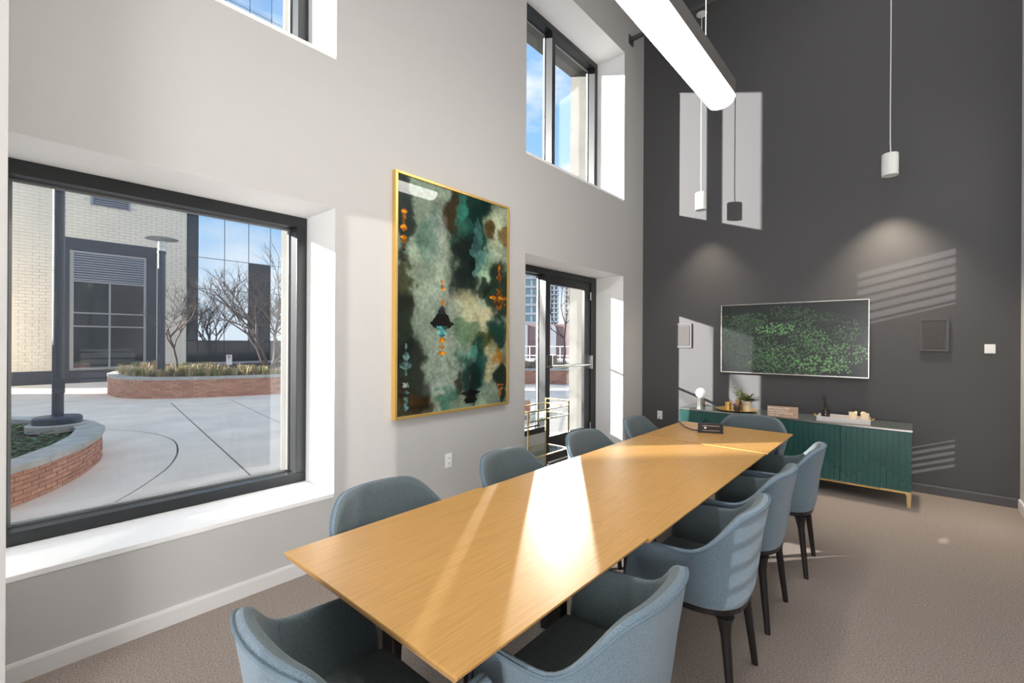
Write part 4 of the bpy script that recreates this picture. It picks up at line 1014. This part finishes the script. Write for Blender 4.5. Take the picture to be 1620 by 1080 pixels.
# ---- beyond the door: pier, walls, towers
pr_ = thing('brick_pier', 'short round brick pier just outside the sidelite', 'pier', (-2.75, 6.75, 0))
put('core', lathe([(.13, 0), (.13, .34)], 24), M_mortar, pr_)
for r in range(5):
    for k in range(10):
        a0 = (k+.5*(r % 2))*2*PI/10+.02; a1 = a0+2*PI/10-.04; bm = NB()
        pts = [Vector((.145*math.cos(a0), .145*math.sin(a0))), Vector((.145*math.cos(a1), .145*math.sin(a1))), Vector((.128*math.cos(a1), .128*math.sin(a1))), Vector((.128*math.cos(a0), .128*math.sin(a0)))]
        brick_mesh(bm, *pts, r*.068+.003, (r+1)*.068-.003); put('brick', fixn(bm), M_brick[(k+r) % 3], pr_)
put('cap', lathe([(.15, .341), (.15, .37), (.14, .375)], 24), M_cope, pr_)
FW = Vector((-.55, .835, 0)).normalized(); RT = Vector((FW.y, -FW.x, 0))
def at(dist, right): p = CAM+FW*dist+RT*right; return p
def rotbox(bm, c, hw_, hd, z0, z1):
    cs = [c+RT*a*hw_+FW*b*hd for a, b in ((-1, -1), (1, -1), (1, 1), (-1, 1))]
    brick_mesh(bm, *[Vector((q.x, q.y)) for q in cs], z0, z1); return bm
lw = thing('terrace_wall', 'purplish brick screen wall with pale railing beyond the door', 'wall')
put('wall', fixn(rotbox(NB(), at(42, 0), 22, .3, 0, 3.1)), mat('purple_brick', (.30, .20, .19), .9, noise_scale=.8, noise_amt=.15), lw)
for k in range(-8, 9): put('pilaster', fixn(rotbox(NB(), at(41.6, k*2.6+.6), .25, .08, 0, 3.0)), mat('grey_pilaster', (.30, .32, .36), .8), lw)
rlg = thing('white_railing', 'white railing behind the grasses beyond the door', 'railing')
for z in (.55, 1.15): put('rail', fixn(rotbox(NB(), at(30, 0), 14, .02, z, z+.05)), M_plate, rlg)
for k in range(-14, 15): put('post', fixn(rotbox(NB(), at(30, k), .03, .03, 0, 1.2)), M_plate, rlg)
M_tw = mat('tower_frame', (.28, .32, .36), .7); M_tw2 = mat('tower_warm', (.40, .37, .34), .7); M_twg = mat('tower_glass', (.22, .42, .50), .1, spec=1.0); M_twd = mat('tower_glass_dark', (.08, .12, .17), .1, spec=1.0)
def tower(px, dist, wid, H, label, fr, gl_, nfl, nb):
    # px is the sight line measured on the horizon
    s = (px-810)/721.7; d = (f_+r_*s); d.z = 0; d.normalize(); c = Vector((CAM.x, CAM.y, 0))+d*dist; rt = Vector((d.y, -d.x, 0))
    t = thing('residential_tower', label, 'tower', c)
    bm = NB(); hw_ = wid/2
    def rb(bm, a0, a1, b0, b1, z0, z1):
        q = [rt*a+d*b for a, b in ((a0, b0), (a1, b0), (a1, b1), (a0, b1))]; brick_mesh(bm, *[Vector((v.x, v.y)) for v in q], z0, z1)
    rb(bm, -hw_, hw_, 0, wid, 0, H); put('core', fixn(bm), gl_, t)
    fh = H/nfl
    for k in range(nfl+1):
        bm = NB(); rb(bm, -hw_-.2, hw_+.2, -.5, 0, k*fh, k*fh+fh*.28); put('floor_slab', fixn(bm), fr, t)
    for k in range(nb+1):
        x = -hw_+wid*k/nb; bm = NB(); rb(bm, x-.18, x+.18, -.4, 0, 0, H); put('column', fixn(bm), fr, t)
    return t
tower(835, 75, 3.4, 19, 'cyan glass tower seen through the sidelite, beyond the courtyard', M_tw, M_twg, 13, 3)
tower(870.5, 95, 3.0, 24, 'dark blue tower left of the bare tree through the door glass', M_tw, M_twd, 26, 4)
tower(906, 105, 3.5, 26, 'grey-blue tower right of the bare tree through the door glass', M_tw2, M_twd, 26, 5)
